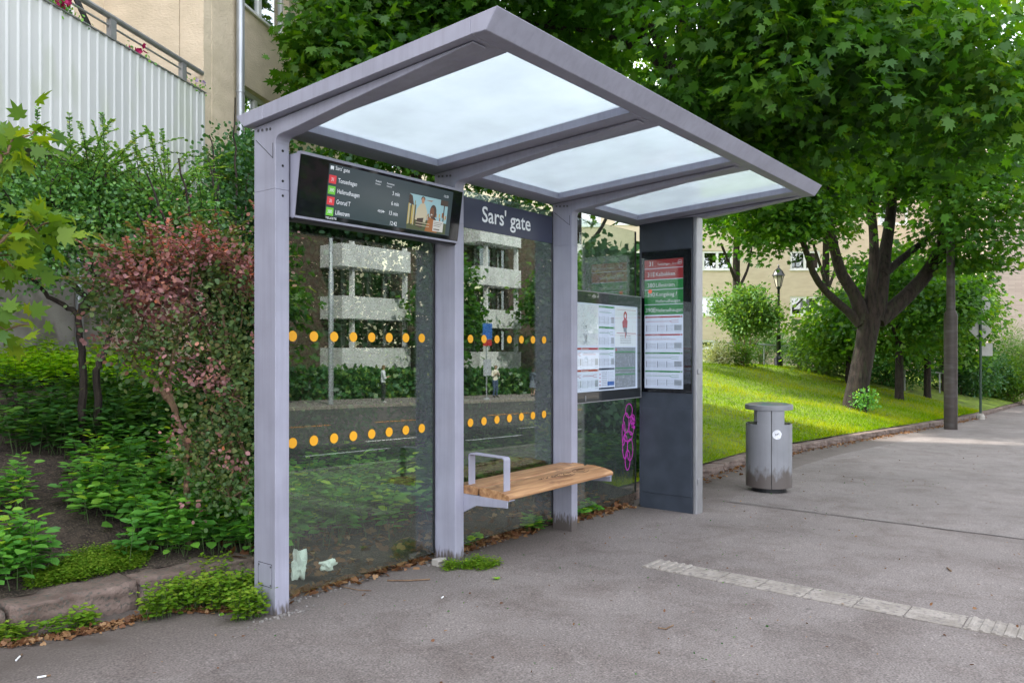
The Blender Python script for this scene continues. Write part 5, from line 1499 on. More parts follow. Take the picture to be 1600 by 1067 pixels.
# ------------------------------------------------------------------ shrubs
def shrub(name, label, cat, base, nst, h, lean, env, ncl, per, ls, mname, T, seed, bark='bark_dark', stems=None, shoots=0, shoot_len=.6, keep=None, sig=(.16, .16, .12), shoot_up=.8, rnd_z=None, second=None, str_=.02, group=None, shoot_from=None, sl=None):
    """multi-stemmed bush: stems, twigs to each leaf cluster, and long leafy shoots"""
    r = np.random.default_rng(seed)
    root = empty(name, label, cat, tuple(base), group)
    wood = MB(); nodes = []; nrad = []
    base = np.array(base, float)
    if stems is None:
        stems = []
        for k in range(nst):
            an = 2 * math.pi * (k + r.random() * .6) / nst
            d = np.array([math.cos(an), math.sin(an), 0]) * lean * r.uniform(.5, 1)
            stems.append([base + d * .08 + [0, 0, -.1], base + d * .35 + [0, 0, h * .4], base + d * .75 + [0, 0, h * .75], base + d + [0, 0, h * r.uniform(.8, 1)]])
    for s_ in stems:
        pts = []
        P = [np.array(p, float) for p in s_]
        for i in range(len(P) - 1):
            for t in np.linspace(0, 1, 7)[:-1]: pts.append(P[i] * (1 - t) + P[i + 1] * t + r.normal(0, .008, 3))
        pts.append(P[-1])
        rr = list(np.linspace(str_, .006, len(pts)))
        wood.tube([tuple(p) for p in pts], rr, 6); nodes += pts; nrad += rr
    C = []; wts = np.array([e[2] for e in env], float); wts /= wts.sum(); tries = 0
    while len(C) < ncl and tries < ncl * 40:
        tries += 1
        e = env[r.choice(len(env), p=wts)]
        d = r.normal(0, 1, 3); d /= np.linalg.norm(d)
        p = np.array(e[0]) + d * np.array(e[1]) * (r.random() ** .45)
        if keep is not None and not keep(p[None])[0]: continue
        C.append(p)
    C = np.array(C); C = C[np.argsort(np.linalg.norm(C - base, axis=1))]
    for c_ in C:
        A = np.array(nodes); i = int(np.argmin(np.linalg.norm(A - c_, axis=1))); a = A[i]; ln = np.linalg.norm(c_ - a)
        mid = (a + c_) / 2 + np.array([0, 0, .15 * ln]); pts = [a * (1 - t) ** 2 + 2 * mid * t * (1 - t) + c_ * t * t for t in np.linspace(0, 1, 5)]
        wood.tube([tuple(p) for p in pts], [min(nrad[i], .008), .006, .005, .004, .0025], 4, caps=False)
        nodes += pts[1:]; nrad += [.006, .005, .004, .003]
    n = len(C); cnt = (per * r.uniform(.5, 1.5, n)).astype(int); idx = np.repeat(np.arange(n), cnt)
    off = r.normal(0, 1, (len(idx), 3)) * np.array(sig); P = C[idx] + off
    Y = norm(off + 1e-4) + r.normal(0, .5, P.shape); Z = r.normal(0, .6, P.shape); Z[:, 2] += .8
    S = ls * r.uniform(.6, 1.2, len(P)); rn = np.clip(.5 * r.random(n)[idx] + .5 * r.random(len(P)), 0, 1)
    # arching shoots with alternate leaves
    PP, YY, ZZ, RR = [], [], [], []
    for k in range(shoots):
        if shoot_from is not None:
            cand = C[shoot_from(C)]
            a = cand[r.integers(len(cand))]
        else:
            top = C[np.argsort(-C[:, 2])[:max(6, n // 3)]]; a = top[r.integers(len(top))]
        d = r.normal(0, .55, 3); d[2] = shoot_up * r.uniform(.6, 1.3); d /= np.linalg.norm(d); L = shoot_len * r.uniform(.5, 1.2)
        pts = []; m_ = 12
        hdir = np.array([d[0], d[1], 0])
        for t in np.linspace(0, 1, m_): pts.append(a + d * L * t + (hdir * .25 - np.array([0, 0, .28])) * L * t * t)
        if keep is not None and not keep(np.array(pts)).all(): continue
        wood.tube([tuple(p) for p in pts], list(np.linspace(.005, .0018, m_)), 4, caps=False)
        nl = int(L / (ls * .42))
        for q in range(nl):
            t = .12 + .88 * q / nl; f = t * (m_ - 1); i0 = min(int(f), m_ - 2); p = pts[i0] + (pts[i0 + 1] - pts[i0]) * (f - i0)
            tg = pts[i0 + 1] - pts[i0]; sd_ = np.cross(tg, [0, 0, 1]); sd_ /= np.linalg.norm(sd_) + 1e-6
            for sg in (1, -1):
                if r.random() < .85:
                    PP.append(p); YY.append(sd_ * sg + tg / (np.linalg.norm(tg) + 1e-6) * .6 + r.normal(0, .2, 3)); ZZ.append(np.array([0, 0, 1.]) + r.normal(0, .35, 3)); RR.append(.4 + .6 * r.random())
    if PP:
        P = np.vstack([P, np.array(PP)]); Y = np.vstack([Y, np.array(YY)]); Z = np.vstack([Z, np.array(ZZ)])
        S = np.concatenate([S, ls * r.uniform(.55, .95, len(PP))]); rn = np.concatenate([rn, np.array(RR)])
    if keep is not None:
        k = keep(P); P, Y, Z, S, rn = P[k], Y[k], Z[k], S[k], rn[k]
    wood.build('stems', bark, root, smooth=True)
    if second:
        m2, fn = second
        s2 = fn(P, r)
        leaves('foliage', T, P[~s2], Y[~s2], Z[~s2], S[~s2], mname, root, rn[~s2])
        o2 = leaves('coloured_foliage', T, P[s2], Y[s2], Z[s2], S[s2], m2, root, rn[s2])
        if sl: o2['label'] = sl
    else:
        leaves('foliage', T, P, Y, Z, S, mname, root, rn)
    return root

behind = lambda P: (P[:, 1] > 4.05) | (P[:, 0] < 2.55)
def W_(px, py, D): return world(px, py, D)

# A: tall round-leaved bush under the balcony, trunk forking at the left
ba = W_(130, 612, 6.6); ba[2] = zt1(ba[0], ba[1])
dA = 6.7
stA = [[ba + [0, 0, -.1], W_(128, 560, 6.6), W_(123, 490, 6.6), W_(75, 462, 6.5), W_(45, 430, 6.4), W_(30, 380, 6.3)],
       [W_(123, 492, 6.6), W_(135, 470, 6.6), W_(105, 430, 6.7), W_(70, 400, 6.8), W_(60, 330, 6.8)],
       [W_(124, 490, 6.6), W_(150, 455, 6.6), W_(140, 420, 6.6), W_(155, 370, 6.5), W_(190, 300, 6.5)],
       [ba + [.12, 0, -.1], W_(150, 580, 6.6), W_(165, 540, 6.7), W_(200, 470, 6.8), W_(230, 380, 6.9), W_(260, 280, 7)]]
shrub('round_leaved_shrub', 'tall green bush with small round leaves and arching shoots in front of the white balcony', 'shrub', ba, 0, 0, 0,
      [(W_(70, 315, 6.5), (.62, .5, .23), 2.0), (W_(185, 325, 6.7), (.58, .5, .28), 2.0), (W_(262, 335, 7.0), (.36, .45, .30), 1.3), (W_(60, 365, 6.6), (.5, .4, .22), 1.0),
       (W_(185, 385, 6.7), (.45, .35, .22), .8), (W_(300, 375, 7.1), (.26, .4, .3), .6), (W_(20, 330, 6.4), (.5, .4, .24), .8), (W_(50, 420, 6.3), (.3, .2, .22), .3)],
      290, 80, .038, 'shrub', T_ROUND, 41, stems=stA, shoots=150, shoot_len=.74, sig=(.12, .12, .07), str_=.035, keep=lambda P: front_L(P) & behind(P), shoot_up=1.0)

# B: purple barberry left of the first post
bb_ = W_(292, 778, 5.2); bb_[2] = zt1(bb_[0], bb_[1])
stB = [[bb_ + [0, 0, -.1], W_(294, 730, 5.2), W_(289, 680, 5.2), W_(268, 630, 5.2), W_(245, 560, 5.3), W_(230, 470, 5.3)],
       [W_(272, 640, 5.2), W_(262, 600, 5.2), W_(280, 520, 5.3), W_(300, 440, 5.3)],
       [W_(270, 628, 5.2), W_(240, 600, 5.2), W_(200, 560, 5.2), W_(185, 520, 5.2)],
       [W_(370, 785, 5.3) , W_(385, 740, 5.3), W_(370, 650, 5.4), W_(350, 520, 5.4), W_(340, 420, 5.5)],
       [W_(352, 790, 5.3) , W_(368, 720, 5.3), W_(345, 620, 5.4), W_(320, 520, 5.4)]]
def redfn(P, r):
    f = .8 * np.sin(P[:, 0] * 15 + P[:, 2] * 11) + np.sin(P[:, 0] * 7.3 + 1) + np.sin(P[:, 1] * 9.1 + P[:, 2] * 6.5) + np.sin(P[:, 2] * 13 + P[:, 0] * 8)
    h = (P[:, 2] - 1.5) * 1.3
    return (f + h + r.normal(0, .22, len(P))) > 1.0
shrub('barberry_bush', 'loose barberry bush with dusky pink and purple tips left of the first shelter post', 'shrub', bb_, 0, 0, 0,
      [(W_(235, 440, 5.3), (.42, .35, .26), 2.0), (W_(305, 420, 5.4), (.42, .35, .38), 1.8), (W_(330, 540, 5.4), (.36, .3, .38), 2.4), (W_(255, 530, 5.3), (.34, .3, .26), 1.3),
       (W_(345, 660, 5.3), (.24, .25, .36), 1.9), (W_(350, 740, 5.2), (.20, .22, .26), 1.2), (W_(370, 420, 5.6), (.22, .3, .42), 1.2), (W_(200, 490, 5.2), (.22, .22, .14), .5), (W_(300, 590, 5.3), (.25, .25, .2), .8)],
      225, 54, .037, 'barb_green', T_ROUND, 42, bark='stem', stems=stB, shoots=120, shoot_len=.42, sig=(.11, .11, .09), str_=.024,
      keep=lambda P: ((P[:, 1] > 4.10) | (P[:, 0] < 2.5)) & (P[:, 2] > .25), second=('barb_red', redfn), sl='dusky pink young barberry leaves')

# C: climber on the downpipe and up behind the first post
bc = W_(370, 600, 8.5); bc[2] = zt1(bc[0], bc[1])
shrub('climbing_vine', 'dark green climber covering the grey downpipe beside the shelter\'s left roof corner', 'climber', bc, 5, 3.4, .5,
      [(W_(388, 270, 10.2), (.26, .3, .45), 1.2), (W_(365, 330, 9.4), (.35, .4, .8), 2.0), (W_(390, 420, 9.0), (.5, .5, .8), 1.2)],
      150, 110, .055, 'vine', T_ROUND, 43, shoots=26, shoot_len=.5, sig=(.16, .16, .14), keep=lambda P: front_L(P) & behind(P), shoot_up=.4)

# D: hedge of dark bushes right behind the glass
hp = lambda x, y: (x, y, zt1(x, y))
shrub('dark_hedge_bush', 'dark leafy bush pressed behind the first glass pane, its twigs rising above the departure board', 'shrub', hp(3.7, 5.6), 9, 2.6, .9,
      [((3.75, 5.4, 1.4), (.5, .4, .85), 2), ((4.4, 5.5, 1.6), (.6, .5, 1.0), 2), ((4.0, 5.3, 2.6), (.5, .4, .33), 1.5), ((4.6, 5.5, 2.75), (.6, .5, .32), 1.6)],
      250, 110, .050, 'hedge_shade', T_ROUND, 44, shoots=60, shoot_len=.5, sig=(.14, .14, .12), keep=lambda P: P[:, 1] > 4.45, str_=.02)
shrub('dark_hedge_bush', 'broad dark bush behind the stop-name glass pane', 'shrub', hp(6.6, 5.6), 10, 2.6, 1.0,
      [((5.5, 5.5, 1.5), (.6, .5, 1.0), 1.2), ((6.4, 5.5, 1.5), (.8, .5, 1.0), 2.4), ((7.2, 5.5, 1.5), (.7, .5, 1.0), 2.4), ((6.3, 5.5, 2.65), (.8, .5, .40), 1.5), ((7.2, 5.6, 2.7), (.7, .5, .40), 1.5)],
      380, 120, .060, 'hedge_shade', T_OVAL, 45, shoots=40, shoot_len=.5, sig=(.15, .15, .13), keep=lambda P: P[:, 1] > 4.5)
shrub('mixed_hedge_bush', 'thin open bush with lobed leaves seen through the last glass pane', 'shrub', hp(8.8, 5.6), 9, 2.5, .8,
      [((8.9, 5.4, 2.3), (.9, .5, .45), 2.4), ((8.5, 5.2, .95), (.9, .5, .6), 2.6), ((9.3, 5.2, .85), (.5, .4, .6), 1.6)],
      230, 62, .095, 'vine', T_VINE, 46, shoots=20, shoot_len=.5, sig=(.17, .17, .14), keep=lambda P: P[:, 1] > 4.6)

# E: maple sapling leaning in from the left edge
be = W_(-60, 700, 4.0); be[2] = zt1(be[0], be[1])
shrub('maple_sapling', 'yellow-green maple sapling with large lobed leaves leaning in at the left edge', 'shrub', be, 0, 0, 0,
      [(W_(-5, 235, 4.3), (.16, .15, .12), 1), (W_(45, 205, 4.3), (.10, .10, .05), .5), (W_(0, 400, 4.2), (.2, .16, .16), 1.3), (W_(60, 350, 4.3), (.10, .10, .08), .7), (W_(15, 500, 4.2), (.14, .14, .07), .6), (W_(-50, 350, 4.1), (.2, .2, .5), 1.5)],
      40, 6, .10, 'maple_lime', T_MAPLE, 47, bark='stem', stems=[[be, W_(-45, 500, 4.1), W_(-20, 330, 4.2), W_(0, 250, 4.25), W_(25, 210, 4.3)], [W_(-40, 450, 4.1), W_(0, 380, 4.2), W_(50, 340, 4.3)]],
      sig=(.07, .07, .05), str_=.014)

# ------------------------------------------------------------------ undergrowth: patches nobody could count
def patch(name, label, n, region, hh, ls, mname, T, seed, levels=4, per=4, group=None, cat='plants', tilt=.5, jitter=.02, stemr=.003, terr=zt):
    """leafy stalks: whorls of leaves at several heights over ground points"""
    r = np.random.default_rng(seed)
    pts = region(r, n)
    P, Y, Z, S, C_ = [], [], [], [], []
    wood = MB()
    for (x, y) in pts:
        z = float(terr(x, y)); h = hh * r.uniform(.45, 1.15); ln = r.normal(0, .22 * h, 2); c_ = r.random()
        top = np.array([x + ln[0], y + ln[1], z + h])
        if stemr: wood.tube([(x, y, z - .02), tuple(top)], [stemr, stemr * .5], 3, caps=False)
        a0_ = r.random() * 6.28
        for l in range(levels):
            t = .35 + .65 * (l + 1) / levels
            p = np.array([x, y, z]) * (1 - t) + top * t
            sz_ = ls * (1.15 - .5 * t) * r.uniform(.8, 1.2)
            for k in range(per):
                an = a0_ + 6.28 * k / per + l * .8 + r.normal(0, .25)
                d = np.array([math.cos(an), math.sin(an), .15 - .35 * (1 - t)])
                P.append(p + d * sz_ * .18 + r.normal(0, jitter, 3)); Y.append(d + r.normal(0, .12, 3)); Z.append(np.array([-d[0] * .3, -d[1] * .3, 1]) + r.normal(0, .22, 3))
                S.append(sz_ * r.uniform(.8, 1.15)); C_.append(np.clip(.5 * c_ + .3 * t + .35 * r.random(), 0, 1))
    o = leaves(name, T, np.array(P), np.array(Y), np.array(Z), np.array(S), mname, None, np.array(C_))
    o['kind'] = 'stuff'; o['label'] = label
    if cat: o['category'] = cat
    if stemr and wood.v:
        s_ = wood.build('stalks', 'nettle_stem', o)
    return o
M['nettle_stem'] = flat('green_stem', (.06, .10, .03), .7)
def quad_px(corners):
    """region given by four ground corners (x, y)"""
    c_ = [np.array(c) for c in corners]
    def f(r, n):
        u, v = r.random(n), r.random(n)
        return [(1 - a) * (1 - b) * c_[0] + a * (1 - b) * c_[1] + a * b * c_[2] + (1 - a) * b * c_[3] for a, b in zip(u, v)]
    return f
def blobs(bl):
    w = np.array([b[4] for b in bl], float); w /= w.sum()
    def f(r, n):
        out = []
        while len(out) < n:
            b = bl[r.choice(len(bl), p=w)]
            an = r.random() * 6.28; q = r.random() ** .5
            x, y = b[0] + b[2] * q * math.cos(an), b[1] + b[3] * q * math.sin(an)
            if y > float(bed_edge(x)) + .02: out.append((x, y))
        return out
    return f
def gp(px, py):
    """where the ray through a photo pixel meets the sloping ground (worked out once, to place plants)"""
    t = (px - 800) / 1216
    d = np.array([math.cos(PHI) + t * math.sin(PHI), math.sin(PHI) - t * math.cos(PHI)]); k = (545 - py) / 1216
    lo = 2.0
    for D in np.arange(2.0, 40, .03):
        if EYE + k * D < zt1(d[0] * D, d[1] * D): return d[0] * D, d[1] * D
    return d[0] * D, d[1] * D
def pb(px, py, rx, ry, w=1.0):
    x, y = gp(px, py); return (x, y, rx, ry, w)
patch('broad_leaved_weeds', 'mid-green broad-leaved weeds filling the bed between the barberry and the kerb stones', 215,
      blobs([pb(180, 800, .34, .30, 1.2), pb(300, 840, .36, .28, 1.6), pb(240, 880, .22, .12, .7), pb(365, 860, .25, .25, 1.2), pb(200, 740, .4, .35, 1.2), pb(300, 760, .3, .3, .8)]), .30, .105, 'nettle', T_OVAL, 71, levels=4, per=4)
patch('broad_leaved_weeds', 'green weeds with toothed leaves at the lower left edge of the photo', 42,
      blobs([pb(15, 920, .16, .14, 1.2), pb(35, 900, .12, .12, 1), pb(5, 800, .14, .2, 1.0)]), .32, .10, 'nettle', T_OVAL, 72)
patch('shade_weeds', 'dark green weeds in deep shade behind the barberry stems', 400,
      blobs([pb(130, 690, .7, .4, 1.4), pb(220, 660, .8, .5, 1.6), pb(330, 700, .6, .5, 1.2), pb(100, 640, .5, .3, .5)]), .34, .11, 'darkcover', T_OVAL, 73)
patch('lime_groundcover', 'bright lime-green leafy ground cover at the foot of the building wall', 420,
      blobs([pb(70, 590, .8, .45, 1.6), pb(190, 600, .8, .55, 1.6), pb(20, 600, .4, .3, .6), pb(150, 575, .9, .4, 1), pb(230, 640, .5, .3, .6)]), .26, .10, 'lime', T_OVAL, 74, levels=3)
patch('chickweed', 'low yellow-green chickweed carpet spilling over the reddish kerb stone', 1500,
      blobs([pb(130, 900, .30, .10, 1.4), pb(170, 880, .26, .14, 1.4), pb(90, 918, .18, .05, .7), pb(210, 895, .10, .07, .5)]), .055, .020, 'chick', T_ROUND, 75, levels=3, per=3, stemr=0, jitter=.012)
pav = lambda x, y: zfar(x, y) + .0
def free(bl):
    w = np.array([b[4] for b in bl], float); w /= w.sum()
    def f(r, n):
        out = []
        for _ in range(n):
            b = bl[r.choice(len(bl), p=w)]; an = r.random() * 6.28; q = r.random() ** .6
            out.append((b[0] + b[2] * q * math.cos(an), b[1] + b[3] * q * math.sin(an)))
        return out
    return f
def g0(px, py):
    t = (px - 800) / 1216
    d = (math.cos(PHI) + t * math.sin(PHI), math.sin(PHI) - t * math.cos(PHI)); k = (545 - py) / 1216
    D = (.028 * 2.64 - EYE) / (k + .028 * d[0])
    return d[0] * D, d[1] * D
def fb(px, py, rx, ry, w=1.0):
    x, y = g0(px, py); return (x, y, rx, ry, w)
patch('clover_weeds', 'bright green small-leaved weeds growing out of the gutter against the first post', 520,
      free([fb(300, 948, .16, .10, 1.2), fb(370, 945, .17, .12, 2.2), fb(390, 965, .10, .05, .6), fb(245, 965, .10, .05, .4), fb(330, 915, .14, .12, 1.0)]), .15, .042, 'chick', T_ROUND, 76, levels=3, per=3, stemr=.0015, terr=pav)
patch('gutter_weeds', 'tiny green weeds along the foot of the kerb stones at the lower left', 90,
      free([fb(100, 988, .16, .02, 1), fb(15, 1000, .08, .06, 1.2), fb(135, 978, .04, .02, .5)]), .07, .045, 'chick', T_ROUND, 77, levels=2, per=3, stemr=.001, terr=pav)
patch('gutter_grass', 'yellow-green creeping weed at the foot of the second post', 520,
      free([fb(740, 884, .12, .035, 1.4), fb(765, 886, .12, .02, .7), fb(705, 888, .07, .03, .6)]), .03, .022, 'chick', T_ROUND, 78, levels=2, per=3, stemr=0, terr=pav)
# behind the glass
patch('ivy_groundcover', 'thick five-leaved ground cover pressed against the lower half of the first glass pane', 330,
      blobs([(3.1, 4.75, .45, .35, 1), (3.7, 4.8, .5, .35, 1.2), (4.2, 4.8, .4, .4, 1), (3.6, 5.1, .9, .4, 1)]), .42, .115, 'nettle', T_OVAL, 79)
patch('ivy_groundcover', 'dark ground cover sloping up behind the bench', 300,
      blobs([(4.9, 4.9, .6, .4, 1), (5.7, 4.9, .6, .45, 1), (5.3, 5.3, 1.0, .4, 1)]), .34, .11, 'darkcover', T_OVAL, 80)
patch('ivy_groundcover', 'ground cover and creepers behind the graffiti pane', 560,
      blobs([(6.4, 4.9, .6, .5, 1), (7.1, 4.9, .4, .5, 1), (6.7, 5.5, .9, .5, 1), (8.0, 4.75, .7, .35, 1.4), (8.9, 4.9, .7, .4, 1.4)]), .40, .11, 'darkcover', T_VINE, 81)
# sprigs poking out under the glass
patch('glass_foot_weeds', 'green sprigs poking out under the glass beside the third post', 34,
      free([(5.45, 4.02, .10, .03, 1), (6.25, 4.05, .12, .05, 1), (6.55, 4.06, .15, .05, 1), (5.82, 3.93, .05, .10, 1.2), (4.6, 4.0, .1, .03, .5)]), .10, .085, 'nettle', T_VINE, 82, levels=2, terr=pav)

# grass on the lawn
r = np.random.default_rng(90)
nG = 90000
gx = 7.45 + (r.random(nG) ** 1.7) * 24; gd = (r.random(nG) ** 1.5) * 8.0
gy = bed_edge(gx) + .17 + gd
near = np.maximum(.35, np.minimum(1.6, gx / 11))
Pg_ = np.stack([gx, gy, zt(gx, gy) - .005], 1)
Yg = r.normal(0, .55, (nG, 3)); Yg[:, 2] = 1
Zg = r.normal(0, 1, (nG, 3)); Zg[:, 2] = 0
patchv = .5 + .25 * np.sin(gx * 1.3 + 2 * np.sin(gy)) + .25 * r.random(nG)
gr = leaves('grass', T_BLADE, Pg_, Yg, Zg, .05 * near * r.uniform(.6, 1.4, nG), 'grass', None, np.clip(patchv + r.normal(0, .18, nG), 0, 1))
gr['kind'] = 'stuff'; gr['label'] = 'short mown grass on the lawn slope'; gr['category'] = 'grass'

# ------------------------------------------------------------------ bushes along the top of the lawn
def bush(name, label, px, py, D, rx, rz, mname, seed, ls=.09, ncl=60, per=90, T=T_OVAL, zc=None, ry=None, sig=None, stems=6, bark='stem', dz=0):
    b = world(px, py, D); b[2] = zt1(b[0], b[1]) + dz
    c_ = (b[0], b[1], zc or b[2] + rz * .9)
    return shrub(name, label, 'shrub', tuple(b), stems, rz * 1.4, rx * .6, [(c_, (rx, ry or rx, rz), 1)], ncl, per, ls, mname, T, seed, bark=bark, sig=sig or (.22, .22, .18), str_=.04, shoots=8, shoot_len=rz * .5)
bush('lilac_bush', 'rounded lilac bush with bare lower stems in front of the pale block\'s windows', 1165, 535, 31, 1.25, 1.0, 'lilac', 101, ls=.14, ncl=80, per=95, zc=ZP(487, 31), stems=10)
bush('pale_bush', 'low variegated bush with whitish leaves at the top of the lawn beside the information column', 1125, 553, 27.5, .62, .38, 'pale', 102, ls=.08, ncl=34, per=70, dz=.05)
bush('green_bush', 'small bright green bush beside the pale variegated one', 1160, 556, 27.5, .42, .42, 'maple_bright', 103, ls=.09, ncl=24, per=60, dz=.05)
bush('dark_conifer_bush', 'dark needle-like bush behind the handrail left of the lantern', 1190, 560, 33, 1.0, .8, 'darkcover', 104, ls=.13, ncl=50, per=110, T=T_BLADE)
bush('dark_conifer_bush', 'dark feathery bush behind the lantern post', 1250, 565, 33.5, 1.3, .95, 'vine', 105, ls=.13, ncl=60, per=120, T=T_BLADE)
bush('green_bush', 'mid-green bush right of the lantern at the foot of the pale block', 1290, 570, 31, 1.1, .9, 'lilac', 106, ls=.12, ncl=60, per=90)
bush('yew_bush', 'dark yew behind the lower handrail, left part of the long hedge', 1385, 590, 31, 1.7, .95, 'darkcover', 107, ls=.12, ncl=80, per=100)
bush('hedge_bush', 'dark leafy hedge behind the handrail just right of the street pole', 1500, 590, 35, 1.5, 1.0, 'vine', 108, ls=.13, ncl=80, per=90)
bush('hedge_bush', 'sunlit yellow-green hedge bush at the right end of the handrail', 1580, 605, 37, 1.3, .95, 'maple_bright', 109, ls=.13, ncl=70, per=95)
bush('feathery_bush', 'tall feathery green bush under the pink gable at the right edge', 1592, 575, 38.5, 1.6, 1.7, 'lilac', 110, ls=.2, ncl=70, per=110, T=T_BLADE, dz=.4)
bush('hedge_bush', 'dark hedge bush behind the road sign post', 1542, 595, 37, 1.4, 1.15, 'vine', 111, ls=.13, ncl=70, per=90)
# suckers at the foot of the forked maple
bq = w_(1352, 640, 20.6); bq[2] = zt1(bq[0], bq[1])
shrub('tree_sucker', 'small leafy sucker growing at the foot of the forked maple', 'plant', tuple(bq), 5, .5, .2, [((bq[0], bq[1], bq[2] + .3), (.28, .25, .28), 1)], 16, 30, .075, 'nettle', T_OVAL, 112, sig=(.08, .08, .08))

# ------------------------------------------------------------------ litter and small debris
def litter(name, label, n, region, ls, mname, seed, T=T_FIVE, terr=pav, up=.6, dz=.006, curl=.5, cat='litter'):
    r = np.random.default_rng(seed); pts = np.array(region(r, n))
    z = np.array([float(terr(x, y)) for x, y in pts])
    P = np.stack([pts[:, 0], pts[:, 1], z + dz + r.random(n) * .012], 1)
    Y = r.normal(0, 1, (n, 3)); Y[:, 2] *= .25; Z = r.normal(0, curl, (n, 3)); Z[:, 2] += 1
    o = leaves(name, T, P, Y, Z, ls * r.uniform(.4, 1.3, n), mname, None)
    o['kind'] = 'stuff'; o['label'] = label; o['category'] = cat
    return o
def lineregion(segs, w):
    def f(r, n):
        out = []
        ls_ = [math.hypot(b[0] - a[0], b[1] - a[1]) for a, b in segs]; p = np.array(ls_) / sum(ls_)
        for _ in range(n):
            a, b = segs[r.choice(len(segs), p=p)]; t = r.random(); out.append((a[0] + (b[0] - a[0]) * t + r.normal(0, w * .5), a[1] + (b[1] - a[1]) * t + r.normal(0, w)))
        return out
    return f
litter('leaf_litter', 'brown dead leaves gathered along the foot of the shelter glass', 900, lineregion([((2.8, 3.99), (4.15, 3.99)), ((4.25, 4.0), (5.6, 4.02)), ((5.8, 4.0), (7.1, 4.0))], .05), .05, 'brown_leaf', 120)
litter('leaf_litter', 'brown dead leaves lying on the soil behind the glass', 900, quad_px([(2.9, 4.1), (7.2, 4.1), (7.2, 4.9), (2.9, 4.9)]), .06, 'brown_leaf', 121, terr=zt, dz=.01)
litter('leaf_litter', 'brown leaf bits in the gutter below the left kerb stones', 700, lineregion([(g0(0, 1012), g0(130, 990)), (g0(130, 990), g0(260, 955)), (g0(260, 955), g0(400, 955))], .035), .028, 'brown_leaf', 122)
kpts = [(x, float(ykerb(x)) - .12) for x in np.linspace(7.6, 30, 30)]
litter('leaf_litter', 'brown leaf bits along the granite kerb of the lawn', 1300, lineregion(list(zip(kpts[:-1], kpts[1:])), .07), .045, 'brown_leaf', 123)
litter('pavement_bits', 'scattered crumbs, twigs and leaf bits on the asphalt', 420, lambda r, n: [(1.6 + 16 * q ** 1.2, a) for q, a in zip(r.random(n), -.2 + 3.9 * r.random(n))], .022, 'brown_leaf', 124, T=T_OVAL)
litter('pavement_bits', 'dark specks and chips on the asphalt near the shelter', 260, lambda r, n: [(2.4 + 9 * q, a) for q, a in zip(r.random(n), 1.5 + 2.2 * r.random(n))], .016, 'darkcover', 125, T=T_OVAL)
# pale chips: gravel at the post feet
gm = MB(); rg2 = random.Random(8)
for cx_, cy_, n_, sp in ((2.66, 3.70, 55, .09), (4.2, 3.9, 45, .12), (4.6, 3.98, 60, .3), (3.2, 3.95, 50, .3), (2.9, 3.88, 30, .12)):
    for k in range(n_):
        x, y = cx_ + rg2.gauss(0, sp), cy_ + rg2.gauss(0, .03); s_ = rg2.uniform(.003, .010)
        z = zg(x)
        gm.prism([(x + s_ * math.cos(a + k), y + s_ * math.sin(a + k), z) for a in (0, 1.4, 2.6, 4.1, 5.2)], (0, 0, s_ * .9))
o = gm.build('gravel', mat('pale_gravel', (.11, .10, .095), (.28, .26, .25), scale=40, rough=.9)); tag(o, 'small grey gravel at the feet of the shelter posts', 'gravel', kind='stuff')
def butt(px, py, an, label, L=.05):
    x, y = g0(px, py); z = zg(x) + .006
    mb = MB(); mb.tube([(x, y, z), (x + L * math.cos(an), y + L * math.sin(an), z)], .0042, 8)
    mb.tube([(x + L * math.cos(an), y + L * math.sin(an), z), (x + L * 1.5 * math.cos(an), y + L * 1.5 * math.sin(an), z)], .0043, 8, 1)
    o = mb.build('cigarette_butt', ['white', 'stem']); tag(o, label, 'cigarette butt', 'cigarette butts')
butt(25, 1033, .9, 'cigarette butt lying near the lower left corner, below the kerb weeds'); butt(58, 1060, -.4, 'cigarette butt at the bottom edge of the photo', .035); butt(155, 981, 1.0, 'cigarette butt in the gutter below the long kerb stone', .03)
butt(343, 962, .6, 'cigarette butt just left of the first post', .03); butt(690, 700 + 235, .3, 'cigarette butt on the asphalt in front of the first glass pane', .025)
def twig(pts, r_, label):
    mb = MB(); P = [(*g0(*p), 0) for p in pts]; mb.tube([(x, y, zg(x) + .007) for x, y, _ in P], r_, 6)
    o = mb.build('twig', 'stem'); tag(o, label, 'twig', 'fallen twigs')
twig([(605, 908), (640, 908), (672, 906)], .005, 'straight pale twig on the asphalt below the middle of the first pane')
twig([(535, 918), (560, 923), (580, 924)], .003, 'thin dark twig near the foot of the first pane'); twig([(1028, 982), (1040, 984), (1052, 978)], .004, 'curved twig on the asphalt before the paving strip')
twig([(1480, 888), (1486, 893)], .006, 'short dark twig beyond the paving strip')
# crumpled papers behind the first pane
def crumple(cx, cy, cz, sx, sz, seed, label, name='crumpled_paper', m='white'):
    bm = bmesh.new(); bmesh.ops.create_icosphere(bm, subdivisions=3, radius=1); r = random.Random(seed)
    ph = [r.random() * 6 for _ in range(6)]
    for v in bm.verts:
        x, y, z = v.co; f = 1 + .25 * math.sin(5 * x + ph[0] + 3 * z) + .2 * math.sin(7 * z + ph[1]) * math.cos(6 * x + ph[2]) + r.uniform(-.08, .08)
        v.co = (cx + x * sx * f, cy + y * .03 * f, cz + z * sz * f)
    me = bpy.data.meshes.new(name); bm.to_mesh(me); bm.free()
    o = link_mesh(name, me, m); tag(o, label, 'litter')
M['paperlit'] = mat('litter_paper', (.66, .66, .68), (.88, .87, .89), scale=25, rough=.6)
crumple(3.02, 4.03, .155, .052, .095, 3, 'large crumpled white paper behind the glass beside the first post', m='paperlit')
crumple(3.25, 4.04, .10, .06, .035, 9, 'small torn white tissue behind the first pane', 'torn_tissue', 'paperlit')
x, y = g0(686, 882)
